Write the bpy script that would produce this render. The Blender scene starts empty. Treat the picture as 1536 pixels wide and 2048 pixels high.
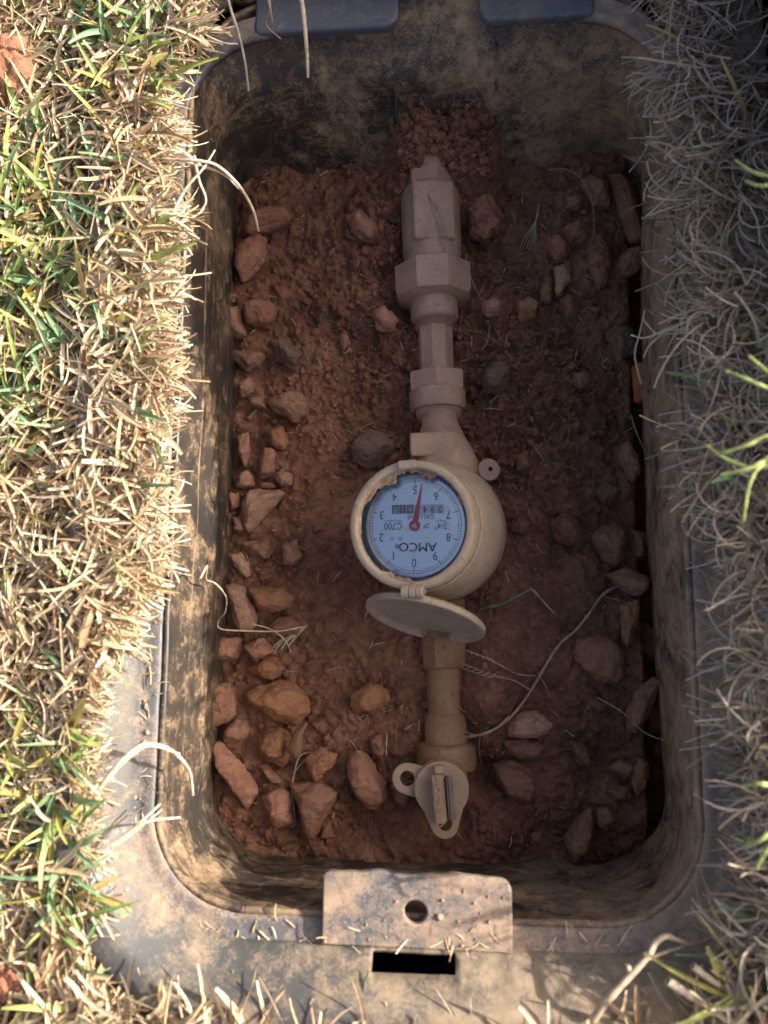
import bpy, bmesh, math
import numpy as np
from mathutils import Vector, Matrix, Quaternion

# ------------------------------------------------------------------ camera, world, sun, exposure
sc = bpy.context.scene
F = 1547.0            # focal length in photo pixels (photo 1536 x 2048)
CAMH = 0.5            # camera height above the rim of the box (rim = z 0)
_d = np.array([132., -227., -F]); _d /= np.linalg.norm(_d)
_Z = -_d
_Y = np.array([82., (F*F+82*132)/227., -F]); _Y /= np.linalg.norm(_Y)
_X = np.cross(_Y, _Z)
RC = np.stack([_X, _Y, _Z], 1)          # camera = RC @ world
cam_d = bpy.data.cameras.new('camera'); cam = bpy.data.objects.new('camera', cam_d)
sc.collection.objects.link(cam); sc.camera = cam
cam_d.sensor_fit = 'VERTICAL'; cam_d.sensor_height = 36; cam_d.sensor_width = 27
cam_d.lens = F/2048*36
cam_d.clip_start = 0.01; cam_d.clip_end = 500
M = Matrix([list(r) for r in RC.T]).to_4x4(); M.translation = (0, 0, CAMH); cam.matrix_world = M
cam_d.dof.use_dof = True; cam_d.dof.focus_distance = 0.582; cam_d.dof.aperture_fstop = 4.2

SUN_EL, SUN_AZ = math.radians(25), math.radians(15)
S = Vector((math.cos(SUN_EL)*math.cos(SUN_AZ), math.cos(SUN_EL)*math.sin(SUN_AZ), math.sin(SUN_EL)))
w = bpy.data.worlds.new('World'); sc.world = w; w.use_nodes = True
nt = w.node_tree; nt.nodes.clear()
sky = nt.nodes.new('ShaderNodeTexSky'); sky.sky_type = 'NISHITA'; sky.sun_disc = False
sky.air_density = .6; sky.dust_density = 6.0; sky.ozone_density = .2; sky.sun_elevation = SUN_EL; sky.sun_rotation = math.radians(90)-SUN_AZ
bg = nt.nodes.new('ShaderNodeBackground'); bg.inputs[1].default_value = 0.15
wo = nt.nodes.new('ShaderNodeOutputWorld')
nt.links.new(sky.outputs[0], bg.inputs[0]); nt.links.new(bg.outputs[0], wo.inputs[0])
sl = bpy.data.lights.new('sun', 'SUN'); sl.energy = 5.0; sl.angle = math.radians(0.5); sl.color = (1.0, 0.94, 0.84)
so = bpy.data.objects.new('sun', sl); sc.collection.objects.link(so)
so.rotation_euler = S.to_track_quat('Z', 'Y').to_euler(); so.location = S*5
sc.cycles.max_bounces = 4; sc.cycles.diffuse_bounces = 3; sc.cycles.glossy_bounces = 2; sc.cycles.transmission_bounces = 3; sc.cycles.transparent_max_bounces = 6
sc.view_settings.view_transform = 'Standard'; sc.view_settings.look = 'None'
sc.view_settings.gamma = 1; sc.view_settings.exposure = 1.32; sc.view_settings.use_curve_mapping = False

# ------------------------------------------------------------------ helpers
COL = sc.collection
rng = np.random.default_rng(7)
def P(px, py, z):
    """photo pixel -> point on the horizontal plane at height z"""
    r = np.array([(px-768)/F, -(py-1024)/F, -1.0]); ww = RC.T @ r
    t = (z-CAMH)/ww[2]
    return np.array([0, 0, CAMH]) + t*ww
def to_px(x, y, z):
    p = np.stack([np.asarray(x, float), np.asarray(y, float), np.asarray(z, float)-CAMH], 0)
    c = np.tensordot(RC, p, 1)
    return 768 + F*c[0]/-c[2], 1024 - F*c[1]/-c[2]
def sstep(a, b, x):
    t = np.clip((np.asarray(x, float)-a)/(b-a), 0, 1); return t*t*(3-2*t)

def _h(ix, iy, iz, s):
    n = (ix*374761393 + iy*668265263 + iz*2147483647 + s*974634777) & 0xffffffff
    n = ((n ^ (n >> 13))*1274126177) & 0xffffffff
    n = ((n ^ (n >> 16))*2246822519) & 0xffffffff
    return ((n ^ (n >> 15)) & 0xffffff)/float(0xffffff)
def vnoise(x, y, z, s=0):
    x, y, z = np.broadcast_arrays(x, y, z)
    ix, iy, iz = np.floor(x).astype(np.int64), np.floor(y).astype(np.int64), np.floor(z).astype(np.int64)
    fx, fy, fz = x-ix, y-iy, z-iz
    fx, fy, fz = [t*t*t*(t*(t*6-15)+10) for t in (fx, fy, fz)]
    o = 0
    for a in (0, 1):
        for b in (0, 1):
            for c in (0, 1):
                o = o + _h(ix+a, iy+b, iz+c, s)*(fx if a else 1-fx)*(fy if b else 1-fy)*(fz if c else 1-fz)
    return o*2-1
def fbm(x, y, z=0., oct=4, s=0, gain=.5):
    o = 0; a = 1.; f = 1.
    for k in range(oct):
        o = o + a*vnoise(np.asarray(x)*f+k*17.3, np.asarray(y)*f+k*9.1, np.asarray(z)*f+k*3.7, s+k); a *= gain; f *= 2.03
    return o
def worley(x, y, s=0):
    ix, iy = np.floor(x).astype(np.int64), np.floor(y).astype(np.int64)
    d1 = np.full(x.shape, 9.); d2 = np.full(x.shape, 9.); rid = np.zeros(x.shape)
    for a in (-1, 0, 1):
        for b in (-1, 0, 1):
            cx = ix+a+_h(ix+a, iy+b, 0*ix, s); cy = iy+b+_h(ix+a, iy+b, 0*ix+1, s)
            d = np.hypot(x-cx, y-cy); m = d < d1
            d2 = np.where(m, d1, np.minimum(d2, d)); d1 = np.where(m, d, d1)
            rid = np.where(m, _h(ix+a, iy+b, 0*ix+2, s), rid)
    return d1, d2, rid

def link(name, me, mat=None, parent=None, label=None, cat=None, group=None, kind=None, smooth=True):
    o = bpy.data.objects.new(name, me); COL.objects.link(o)
    if mat is not None:
        me.materials.append(mat)
    if smooth:
        me.polygons.foreach_set('use_smooth', np.ones(len(me.polygons), bool))
    if parent is not None: o.parent = parent
    tag(o, label, cat, group, kind)
    return o
def tag(o, label=None, cat=None, group=None, kind=None):
    if label: o['label'] = label
    if cat: o['category'] = cat
    if group: o['group'] = group
    if kind: o['kind'] = kind
    return o
def empty(name, loc, label, cat, group=None):
    o = bpy.data.objects.new(name, None); COL.objects.link(o); o.location = Vector(loc); o.empty_display_size = .02
    bpy.context.view_layer.update()
    return tag(o, label, cat, group)
def mesh_np(name, V, Fq, uv=None, col=None):
    V = np.ascontiguousarray(V, np.float32); Fq = np.ascontiguousarray(Fq, np.int32)
    me = bpy.data.meshes.new(name); n, k = Fq.shape
    me.vertices.add(len(V)); me.vertices.foreach_set('co', V.ravel())
    me.loops.add(n*k); me.loops.foreach_set('vertex_index', Fq.ravel())
    me.polygons.add(n); me.polygons.foreach_set('loop_start', np.arange(0, n*k, k, dtype=np.int32))
    me.polygons.foreach_set('loop_total', np.full(n, k, np.int32))
    if uv is not None:
        l = me.uv_layers.new(name='UVMap'); l.data.foreach_set('uv', np.ascontiguousarray(uv[Fq.ravel()], np.float32).ravel())
    if col is not None:
        a = me.color_attributes.new('Col', 'FLOAT_COLOR', 'POINT')
        c = np.ones((len(V), 4), np.float32); c[:, :3] = col; a.data.foreach_set('color', c.ravel())
    me.update(calc_edges=True); me.validate()
    return me
def grid_faces(nu, nv, closed=False):
    i = np.arange(nu if closed else nu-1); j = np.arange(nv-1)
    I, J = np.meshgrid(i, j, indexing='ij'); I = I.ravel(); J = J.ravel(); I2 = (I+1) % nu
    return np.stack([I*nv+J, I2*nv+J, I2*nv+J+1, I*nv+J+1], 1)
def me_bm(name, bm):
    bmesh.ops.recalc_face_normals(bm, faces=bm.faces)
    me = bpy.data.meshes.new(name); bm.to_mesh(me); bm.free(); return me
def autosmooth(o, ang=35):
    me = o.data
    bm = bmesh.new(); bm.from_mesh(me); a = math.radians(ang)
    for e in bm.edges:
        e.smooth = len(e.link_faces) == 2 and e.calc_face_angle(0) < a
    bm.to_mesh(me); bm.free(); return o

# node material helper
def material(name):
    m = bpy.data.materials.new(name); m.use_nodes = True
    N = m.node_tree.nodes; L = m.node_tree.links
    b = N.get('Principled BSDF')
    return m, N, L, b
def nd(N, t, **kw):
    n = N.new(t)
    for k, v in kw.items():
        if k in n.inputs: n.inputs[k].default_value = v
        else: setattr(n, k, v)
    return n
def noise(N, L, vec, scale, detail=5, rough=.55, dist=0.):
    n = nd(N, 'ShaderNodeTexNoise', Scale=scale, Detail=detail, Roughness=rough, Distortion=dist)
    if vec is not None: L.new(vec, n.inputs['Vector'])
    return n.outputs['Fac']
def ramp(N, L, fac, stops):
    r = N.new('ShaderNodeValToRGB'); e = r.color_ramp.elements
    while len(e) < len(stops): e.new(.5)
    for i, (p, c) in enumerate(stops):
        e[i].position = p; e[i].color = (c, c, c, 1) if np.isscalar(c) else (*c, 1)
    L.new(fac, r.inputs[0]); return r.outputs[0]
def mix(N, L, fac, a, b, mode='MIX'):
    n = N.new('ShaderNodeMix'); n.data_type = 'RGBA'; n.blend_type = mode
    for s, v in ((n.inputs[0], fac), (n.inputs[6], a), (n.inputs[7], b)):
        if isinstance(v, (int, float)): s.default_value = v
        elif isinstance(v, tuple): s.default_value = (*v, 1)
        else: L.new(v, s)
    return n.outputs[2]
def mth(N, L, op, a, b=0.):
    n = N.new('ShaderNodeMath'); n.operation = op
    for s, v in ((n.inputs[0], a), (n.inputs[1], b)):
        if isinstance(v, (int, float)): s.default_value = v
        else: L.new(v, s)
    return n.outputs[0]
def mapping(N, L, vec, scale):
    n = N.new('ShaderNodeMapping'); L.new(vec, n.inputs[0]); n.inputs['Scale'].default_value = scale; return n.outputs[0]
def bump(N, L, b, h, dist=.002, st=.6):
    n = N.new('ShaderNodeBump'); n.inputs['Strength'].default_value = st; n.inputs['Distance'].default_value = dist
    L.new(h, n.inputs['Height']); L.new(n.outputs[0], b.inputs['Normal'])
def coords(N, which='Object'):
    return N.new('ShaderNodeTexCoord').outputs[which]
def geopos(N):
    return N.new('ShaderNodeNewGeometry').outputs['Position']

# ------------------------------------------------------------------ materials
def mat_soil(name, dark=(.075, .031, .019), mid=(.19, .082, .048), lite=(.32, .155, .09)):
    m, N, L, b = material(name); p = geopos(N)
    a = noise(N, L, p, 22, 6, .6); g = noise(N, L, p, 900, 3, .6); c = noise(N, L, p, 140, 5, .65)
    f = mth(N, L, 'ADD', mth(N, L, 'MULTIPLY', a, .55), mth(N, L, 'MULTIPLY', c, .45))
    col = ramp(N, L, f, [(.34, dark), (.48, mid), (.64, lite)])
    spk = ramp(N, L, g, [(.66, 0.), (.78, 1.)])
    col = mix(N, L, mth(N, L, 'MULTIPLY', spk, .45), col, (.5, .3, .19))
    L.new(col, b.inputs['Base Color'])
    wet = noise(N, L, p, 9, 3)
    L.new(ramp(N, L, wet, [(.38, .52), (.6, .95)]), b.inputs['Roughness'])
    b.inputs['Specular IOR Level'].default_value = .35
    bump(N, L, b, mth(N, L, 'ADD', mth(N, L, 'MULTIPLY', g, .5), c), .003, 1.0)
    return m
M_SOIL = mat_soil('red_clay_soil')
M_CLOD = mat_soil('crumbly_clay', (.11, .043, .026), (.24, .1, .058), (.37, .175, .1))
def mat_rock(name, base, alt, dirt=.5):
    m, N, L, b = material(name); p = geopos(N)
    oi = N.new('ShaderNodeObjectInfo').outputs['Random']
    a = noise(N, L, p, 45, 6, .62, .6); g = noise(N, L, p, 500, 4, .65); st = noise(N, L, mapping(N, L, p, (60, 190, 120)), 1, 5, .6, .5)
    col = mix(N, L, ramp(N, L, a, [(.38, 0.), (.62, 1.)]), base, alt)
    col = mix(N, L, mth(N, L, 'MULTIPLY', ramp(N, L, st, [(.5, 0.), (.72, 1.)]), .45), col, (.1, .045, .03))
    col = mix(N, L, mth(N, L, 'MULTIPLY', ramp(N, L, noise(N, L, p, 70, 5, .6), [(.45, 0.), (.7, 1.)]), dirt), col, (.21, .083, .046))
    hs = N.new('ShaderNodeHueSaturation'); L.new(col, hs.inputs['Color'])
    L.new(mth(N, L, 'ADD', mth(N, L, 'MULTIPLY', oi, .45), .78), hs.inputs['Value'])
    L.new(hs.outputs[0], b.inputs['Base Color']); b.inputs['Roughness'].default_value = .72
    b.inputs['Specular IOR Level'].default_value = .3
    bump(N, L, b, mth(N, L, 'ADD', mth(N, L, 'MULTIPLY', g, .6), mth(N, L, 'ADD', a, st)), .0024, .9)
    return m
ROCKM = dict(
    mud=mat_rock('mud_coated_stone', (.23, .105, .064), (.28, .14, .088), .5),
    red=mat_rock('red_brown_stone', (.24, .118, .074), (.3, .155, .098), .4),
    ochre=mat_rock('ochre_stone', (.3, .15, .07), (.25, .11, .06), .35),
    pale=mat_rock('pale_stone', (.46, .27, .17), (.4, .22, .13), .12),
    pink=mat_rock('pinkish_stone', (.31, .165, .11), (.25, .13, .085), .3),
    grey=mat_rock('grey_stone', (.13, .09, .065), (.18, .11, .075), .45),
    clod=M_CLOD)

def mat_plastic(name, black, mud, amount, streak=True):
    m, N, L, b = material(name); p = geopos(N)
    u = coords(N, 'UV')
    s1 = noise(N, L, mapping(N, L, u, (7, 330, 1)), 1, 6, .7, .25) if streak else noise(N, L, p, 60, 7, .65, .5)
    s2 = noise(N, L, p, 17, 5, .6, .7); g = noise(N, L, p, 520, 4, .8)
    sx = N.new('ShaderNodeSeparateXYZ'); L.new(p, sx.inputs[0])
    side = ramp(N, L, mth(N, L, 'ADD', mth(N, L, 'MULTIPLY', sx.outputs[0], 2.5), .5), [(.05, 0.), (.85, 1.)])
    s3 = noise(N, L, p, 75, 6, .65, .8)
    f = mth(N, L, 'ADD', mth(N, L, 'MULTIPLY', s1, .08), mth(N, L, 'ADD', mth(N, L, 'MULTIPLY', s2, .46), mth(N, L, 'MULTIPLY', s3, .46)))
    f = mth(N, L, 'ADD', f, mth(N, L, 'MULTIPLY', side, .13))
    f = mth(N, L, 'ADD', f, mth(N, L, 'MULTIPLY', mth(N, L, 'SUBTRACT', g, .5), .42))
    fac = ramp(N, L, f, [(amount-.07, 0.), (amount+.09, .9)])
    if streak:
        ln_ = ramp(N, L, noise(N, L, mapping(N, L, u, (1.2, 230, 1)), 1, 3, .5), [(.6, 0.), (.66, .75)])
        fac = mth(N, L, 'MAXIMUM', fac, mth(N, L, 'MULTIPLY', ln_, ramp(N, L, s3, [(.4, .25), (.55, 1.)])))
    film = mix(N, L, ramp(N, L, s2, [(.35, .12), (.7, .5)]), black, mud)
    mv = mix(N, L, ramp(N, L, noise(N, L, p, 110, 5, .6), [(.35, 0.), (.65, 1.)]), mud, tuple(c*.66 for c in mud))
    col = mix(N, L, fac, mix(N, L, .22, black, film), mv)
    L.new(col, b.inputs['Base Color'])
    L.new(ramp(N, L, fac, [(0., .42), (1., .9)]), b.inputs['Roughness'])
    b.inputs['Specular IOR Level'].default_value = .4
    bump(N, L, b, mth(N, L, 'ADD', mth(N, L, 'MULTIPLY', fac, .7), mth(N, L, 'MULTIPLY', s1, .15)), .0009, .5)
    return m
M_WALL = mat_plastic('mud_smeared_black_plastic', (.016, .016, .017), (.38, .25, .145), .567)
M_LIP = mat_plastic('dusty_black_plastic', (.07, .075, .085), (.36, .25, .17), .545, False)
M_COLLAR = mat_plastic('grey_black_plastic', (.05, .052, .055), (.3, .22, .145), .545, False)
M_LEDGE = mat_plastic('skylight_tinted_plastic', (.06, .07, .09), (.22, .17, .14), .6, False)  # box plastic with the blue of skylit shade put into its colour

def mat_metal(name, base, dk, specks=.62):
    m, N, L, b = material(name); p = geopos(N)
    a = noise(N, L, p, 38, 5, .6, .3); c = noise(N, L, p, 260, 4, .6); g = noise(N, L, p, 1100, 2, .5)
    col = mix(N, L, ramp(N, L, a, [(.35, 0.), (.65, 1.)]), base, dk)
    col = mix(N, L, mth(N, L, 'MULTIPLY', ramp(N, L, noise(N, L, p, 90, 6, .65, .6), [(.5, 0.), (.72, 1.)]), .45), col, (.2, .1, .06))
    col = mix(N, L, mth(N, L, 'MULTIPLY', ramp(N, L, c, [(specks, 0.), (specks+.06, 1.)]), .6), col, (.1, .05, .03))
    col = mix(N, L, mth(N, L, 'MULTIPLY', ramp(N, L, g, [(.6, 0.), (.75, 1.)]), .25), col, (.5, .36, .25))
    L.new(col, b.inputs['Base Color']); b.inputs['Roughness'].default_value = .62
    b.inputs['Specular IOR Level'].default_value = .35
    bump(N, L, b, mth(N, L, 'ADD', mth(N, L, 'MULTIPLY', g, .3), c), .0006, .5)
    return m
M_BRASS = mat_metal('silt_coated_brass', (.36, .24, .17), (.27, .175, .125))
M_METER = mat_metal('silt_coated_bronze', (.35, .27, .195), (.28, .215, .15), .62)
M_LOWER = mat_metal('muddy_yellow_brass', (.29, .165, .085), (.2, .1, .055), .58)
M_HANDLE = mat_metal('dusty_brass', (.36, .25, .16), (.29, .2, .125), .64)
M_BARE = mat_metal('grey_worn_metal', (.15, .13, .115), (.09, .075, .065), .6)
def plain(name, c, r=.5, spec=.5, metal=0.):
    m, N, L, b = material(name)
    n = noise(N, L, geopos(N), 700, 3, .6)
    L.new(mix(N, L, ramp(N, L, n, [(.3, 0.), (.7, 1.)]), tuple(x*.9 for x in c), c), b.inputs['Base Color'])
    b.inputs['Roughness'].default_value = r; b.inputs['Specular IOR Level'].default_value = spec; b.inputs['Metallic'].default_value = metal
    return m
M_DIAL = plain('dial_white', (.88, .91, .94), .28, .5, .65)
M_INK = plain('dial_ink', (.03, .035, .05), .6, .2)
M_INKBR = plain('dial_brown_ink', (.16, .1, .08), .6, .2)
M_GREY = plain('counter_grey', (.2, .2, .21), .5, .3)
M_WIN = plain('counter_white', (.62, .66, .72), .5, .3)
M_REDP = plain('needle_red', (.75, .06, .05), .45)
M_BLACK = plain('black_gasket', (.012, .012, .014), .45)
M_SILT = plain('silt_film', (.37, .25, .17), .9, .1)
M_SILTC = mat_metal('silt_crust', (.36, .25, .17), (.24, .13, .08), .55)
m, N, L, b = material('dial_glass'); M_GLASS = m
tr = N.new('ShaderNodeBsdfTransparent'); gl = N.new('ShaderNodeBsdfGlossy'); gl.inputs['Roughness'].default_value = .03
fr = N.new('ShaderNodeFresnel'); fr.inputs[0].default_value = 1.5
ms = N.new('ShaderNodeMixShader'); df = N.new('ShaderNodeBsdfDiffuse'); df.inputs[0].default_value = (.5, .42, .35, 1); ms2 = N.new('ShaderNodeMixShader')
L.new(fr.outputs[0], ms.inputs[0]); L.new(tr.outputs[0], ms.inputs[1]); L.new(gl.outputs[0], ms.inputs[2])
dust = mth(N, L, 'MULTIPLY', ramp(N, L, noise(N, L, geopos(N), 130, 6, .7, .5), [(.55, 0.), (.85, 1.)]), .4)
L.new(dust, ms2.inputs[0]); L.new(ms.outputs[0], ms2.inputs[1]); L.new(df.outputs[0], ms2.inputs[2])
L.new(ms2.outputs[0], N['Material Output'].inputs[0])

def mat_blade(name, trans=.3):
    m, N, L, b = material(name)
    at = N.new('ShaderNodeAttribute'); at.attribute_name = 'Col'
    n = noise(N, L, geopos(N), 260, 3, .6)
    col = mix(N, L, ramp(N, L, n, [(.3, 0.), (.7, 1.)]), at.outputs[0], mix(N, L, 1., at.outputs[0], (.72, .68, .62), 'MULTIPLY'))
    L.new(col, b.inputs['Base Color']); b.inputs['Roughness'].default_value = .5; b.inputs['Specular IOR Level'].default_value = .45
    t = N.new('ShaderNodeBsdfTranslucent'); L.new(col, t.inputs[0])
    x = N.new('ShaderNodeMixShader'); x.inputs[0].default_value = trans
    L.new(b.outputs[0], x.inputs[1]); L.new(t.outputs[0], x.inputs[2]); L.new(x.outputs[0], N['Material Output'].inputs[0])
    return m
M_BLADE = mat_blade('grass_blades')
M_STALK = mat_blade('dry_stalk_fibre', .12)

def mat_ground():
    m, N, L, b = material('lawn_ground'); p = geopos(N)
    a = noise(N, L, p, 30, 6, .65); c = noise(N, L, p, 6, 4, .6); g = noise(N, L, p, 260, 4, .65)
    soil = ramp(N, L, a, [(.3, (.06, .03, .018)), (.52, (.16, .08, .045)), (.7, (.3, .16, .09))])
    thatch = mix(N, L, ramp(N, L, g, [(.4, 0.), (.6, 1.)]), soil, (.3, .22, .12))
    ln = nd(N, 'ShaderNodeVectorMath', operation='LENGTH'); L.new(p, ln.inputs[0])
    far = ramp(N, L, mth(N, L, 'MULTIPLY', ln.outputs['Value'], .3), [(.25, 0.), (.5, 1.)])
    lawn = mix(N, L, ramp(N, L, c, [(.35, 0.), (.65, 1.)]), (.1, .13, .045), (.27, .22, .11))
    L.new(mix(N, L, far, thatch, lawn), b.inputs['Base Color']); b.inputs['Roughness'].default_value = .95
    bump(N, L, b, mth(N, L, 'ADD', a, g), .006, .7)
    return m
M_GROUND = mat_ground()

# ------------------------------------------------------------------ the box outline
XL, XR, YB, YT, RR = -.1885, .1518, -.178, .4275, .062
def outline(off=0., n_str=70, n_arc=26, dense=None):
    """rounded rectangle, counter-clockwise from bottom-left; returns pts, outward normals, arclength"""
    r = RR
    pts, nr = [], []
    def seg(a, b, n, nn):
        for t in np.linspace(0, 1, n, endpoint=False): pts.append(np.array(a)*(1-t)+np.array(b)*t); nr.append(nn)
    def arc(c, a0):
        for t in np.linspace(0, 1, n_arc, endpoint=False):
            a = a0+t*math.pi/2; d = np.array([math.cos(a), math.sin(a)]); pts.append(np.array(c)+d*r); nr.append(d)
    seg((XL+r, YB), (XR-r, YB), n_str, (0, -1)); arc((XR-r, YB+r), -math.pi/2)
    seg((XR, YB+r), (XR, YT-r), n_str*2, (1, 0)); arc((XR-r, YT-r), 0)
    if dense is None: seg((XR-r, YT), (XL+r, YT), n_str, (0, 1))
    else:
        for x in dense: pts.append(np.array([x, YT])); nr.append((0, 1))
    arc((XL+r, YT-r), math.pi/2)
    seg((XL, YT-r), (XL, YB+r), n_str*2, (-1, 0)); arc((XL+r, YB+r), math.pi)
    pts = np.array(pts); nr = np.array(nr, float)
    u = np.concatenate([[0], np.cumsum(np.linalg.norm(np.diff(pts, axis=0), axis=1))])
    return pts+nr*off, nr, u
SLOPE_T = lambda nr: np.clip(nr[:, 1], 0, 1)**2
def wall_off(pts, nr, z):
    """outward offset of the wall at height z: far end leans out, long sides bow in, a few ribs"""
    o = SLOPE_T(nr)*(.007+.29*z+.022*sstep(-.05, 0, z))
    o = o + (-z/.12)*(.0155*np.clip(nr[:, 0], 0, 1)+.0045*np.clip(-nr[:, 0], 0, 1)+.005*np.clip(-nr[:, 1], 0, 1))
    ym = (pts[:, 1]-.12)/.3
    o = o - np.abs(nr[:, 0])**3*.008*np.exp(-(ym*1.3)**2)*sstep(0, -.06, z)
    for zr, d in ((-.07, .0013), (-.078, .001), (-.096, .0016), (-.104, .001)):
        o = o - d*np.exp(-((z-zr)/.0016)**2)*np.abs(nr[:, 0])
    return o

# box thing
box = empty('meter_box', (0, 0.12, -.17), 'black plastic water meter box set in the turf, mud-smeared walls inside', 'meter box')
def kid(name, me, mat, par, **k):
    o = link(name, me, mat, par, **k); o.matrix_parent_inverse = par.matrix_world.inverted() if par.parent is None else (par.parent.matrix_world @ par.matrix_local if False else par.matrix_world).inverted()
    return o
ARX, ARW = -.0025, .0385
dense = sorted(np.concatenate([np.linspace(XR-RR, ARX+ARW+.0006, 16, endpoint=False), [ARX+ARW+.0006], ARX+ARW*np.cos(np.linspace(0, math.pi, 40)), [ARX-ARW-.0006], np.linspace(ARX-ARW-.0012, XL+RR, 24, endpoint=False)]), reverse=True)
pts, nr, u = outline(0, 70, 26, dense)
nv = 64
zb = np.full(len(pts), -.175); zb = zb + .047*sstep(.5, .9, nr[:, 0])*sstep(.4, .3, pts[:, 1])
ina = (nr[:, 1] > .99) & (np.abs(pts[:, 0]-ARX) <= ARW+1e-6)
zb[ina] = -.114 + .039*np.sqrt(np.clip(1-((pts[ina, 0]-ARX)/ARW)**2, 0, 1))**.8
V = np.zeros((len(pts), nv, 3)); UV = np.zeros((len(pts), nv, 2))
for j in range(nv):
    z = zb*(j/(nv-1)) - .0015*(1-j/(nv-1))
    o = np.array([wall_off(pts[i:i+1], nr[i:i+1], z[i])[0] for i in range(len(pts))]) + .0007*fbm(u*30, z*60, 0., 3, 5)
    V[:, j, :2] = pts+nr*o[:, None]; V[:, j, 2] = z; UV[:, j, 0] = u; UV[:, j, 1] = z
me = mesh_np('side_wall', V.reshape(-1, 3), grid_faces(len(pts), nv, True)[:, ::-1], UV.reshape(-1, 2))
wl = kid('side_wall', me, M_WALL, box, label='mud-smeared black inner wall of the box')
sm = wl.modifiers.new('thickness', 'SOLIDIFY'); sm.thickness = .004; sm.offset = -1

# lip (flat seat) round three sides, collar (sloping riser) and outer flange
def sweep(name, prof, mat, sel=None, par=box, noise_a=.0004, uvs=True):
    pts, nr, u = outline(0, 90, 26)
    V = np.zeros((len(pts), len(prof), 3)); UV = np.zeros((len(pts), len(prof), 2))
    for j, (o, z) in enumerate(prof):
        V[:, j, :2] = pts+nr*(o+noise_a*fbm(u*45, 0*u+o*90, 0., 3, 9))[:, None]; V[:, j, 2] = z+noise_a*fbm(u*60, 0*u+7+o*60, 0., 3, 11)
        UV[:, j, 0] = u; UV[:, j, 1] = o+z
    fc = grid_faces(len(pts), len(prof), True)
    if sel is not None:
        mid = V.reshape(-1, 3)[fc].mean(1); fc = fc[sel(mid)]
    return kid(name, mesh_np(name, V.reshape(-1, 3), fc, UV.reshape(-1, 2)), mat, par)
LW = .0135
sweep('lip', [(.0025, -.0075), (.0004, -.0065), (-.0002, -.004), (.0003, -.0012), (.0018, -.0002), (.004, 0), (.007, .0001), (LW-.002, .0002), (LW-.0008, .0012), (LW+.0006, .0014), (LW+.0014, .0002), (LW+.0014, -.012), (.004, -.012), (.0025, -.0075)], M_LIP,
      lambda m: ~((m[:, 1] > YT-.004) & (m[:, 0] > XL+RR-.004) & (m[:, 0] < XR-RR+.004)))
# collar with the rectangular slot in its near side
sl_a, sl_b = P(745, 1905, .006)[0], P(911, 1905, .006)[0]
cz = [(.0150, -.006), (.0156, .0006), (.017, .003), (.0195, .0055), (.0255, .0115), (.033, .0185), (.0365, .022), (.039, .0238), (.042, .0246), (.05, .0246), (.0525, .0238), (.0535, .021), (.0535, -.06)]
def collar():
    pts, nr, u = outline(0, 90, 26)
    bx = np.array([p for p in pts]); keep = pts.copy()
    # snap bottom-side columns to the slot ends
    bot = np.where(nr[:, 1] < -.99)[0]
    for xs in (sl_a, sl_b):
        k = bot[np.argmin(np.abs(pts[bot, 0]-xs))]; pts[k, 0] = xs
    V = np.zeros((len(pts), len(cz), 3)); UV = np.zeros((len(pts), len(cz), 2))
    top = SLOPE_T(nr)*.024
    for j, (o, z) in enumerate(cz):
        wob = .0006*fbm(u*35, 0*u+o*70, 0., 3, 21)
        V[:, j, :2] = pts+nr*(o+wob+top)[:, None]; V[:, j, 2] = z+wob*.6
        UV[:, j, 0] = u; UV[:, j, 1] = o+z
    fc = grid_faces(len(pts), len(cz), True); mid = V.reshape(-1, 3)[fc].mean(1)
    hole = (mid[:, 0] > sl_a) & (mid[:, 0] < sl_b) & (mid[:, 1] < YB-.0165) & (mid[:, 1] > YB-.0262)
    o = kid('collar', mesh_np('collar', V.reshape(-1, 3), fc[~hole], UV.reshape(-1, 2)), M_COLLAR, box)
    s = o.modifiers.new('thickness', 'SOLIDIFY'); s.thickness = .003; s.offset = -1
collar()
# strip of wall between the two far ledges, rising to the collar
def plate(name, polys, z0, z1, mat, par, bevel=.001, res=6, xf=None, **k):
    """flat plate from 2D outlines (first = outer, rest = holes) with rounded edges"""
    cu = bpy.data.curves.new(name, 'CURVE'); cu.dimensions = '2D'; cu.fill_mode = 'BOTH'
    cu.extrude = max((z1-z0)/2-bevel, 1e-5); cu.bevel_depth = bevel; cu.bevel_resolution = 2; cu.offset = -bevel
    for pl in polys:
        s = cu.splines.new('POLY'); s.points.add(len(pl)-1); s.use_cyclic_u = True
        for q, p in zip(s.points, pl): q.co = (p[0], p[1], 0, 1)
    t = bpy.data.objects.new('tmp', cu); COL.objects.link(t)
    bpy.context.view_layer.update()
    me = bpy.data.meshes.new_from_object(t.evaluated_get(bpy.context.evaluated_depsgraph_get()))
    bpy.data.objects.remove(t); bpy.data.curves.remove(cu)
    me.transform(Matrix.Translation((0, 0, (z0+z1)/2)))
    if xf is not None: me.transform(xf)
    me.name = name
    if not me.uv_layers: me.uv_layers.new(name='UVMap')
    me.materials.clear()
    o = kid(name, me, mat, par, **k); autosmooth(o, 40); return o
def circ(cx, cy, r, n=28, a0=0, a1=2*math.pi, endpoint=False):
    return [(cx+r*math.cos(a), cy+r*math.sin(a)) for a in np.linspace(a0, a1, n, endpoint=endpoint)]
def rrect(x0, y0, x1, y1, r, n=6):
    o = []
    for cx, cy, a in ((x1-r, y0+r, -90), (x1-r, y1-r, 0), (x0+r, y1-r, 90), (x0+r, y0+r, 180)):
        o += [(cx+r*math.cos(math.radians(a+t)), cy+r*math.sin(math.radians(a+t))) for t in np.linspace(0, 90, n)]
    return o
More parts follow.
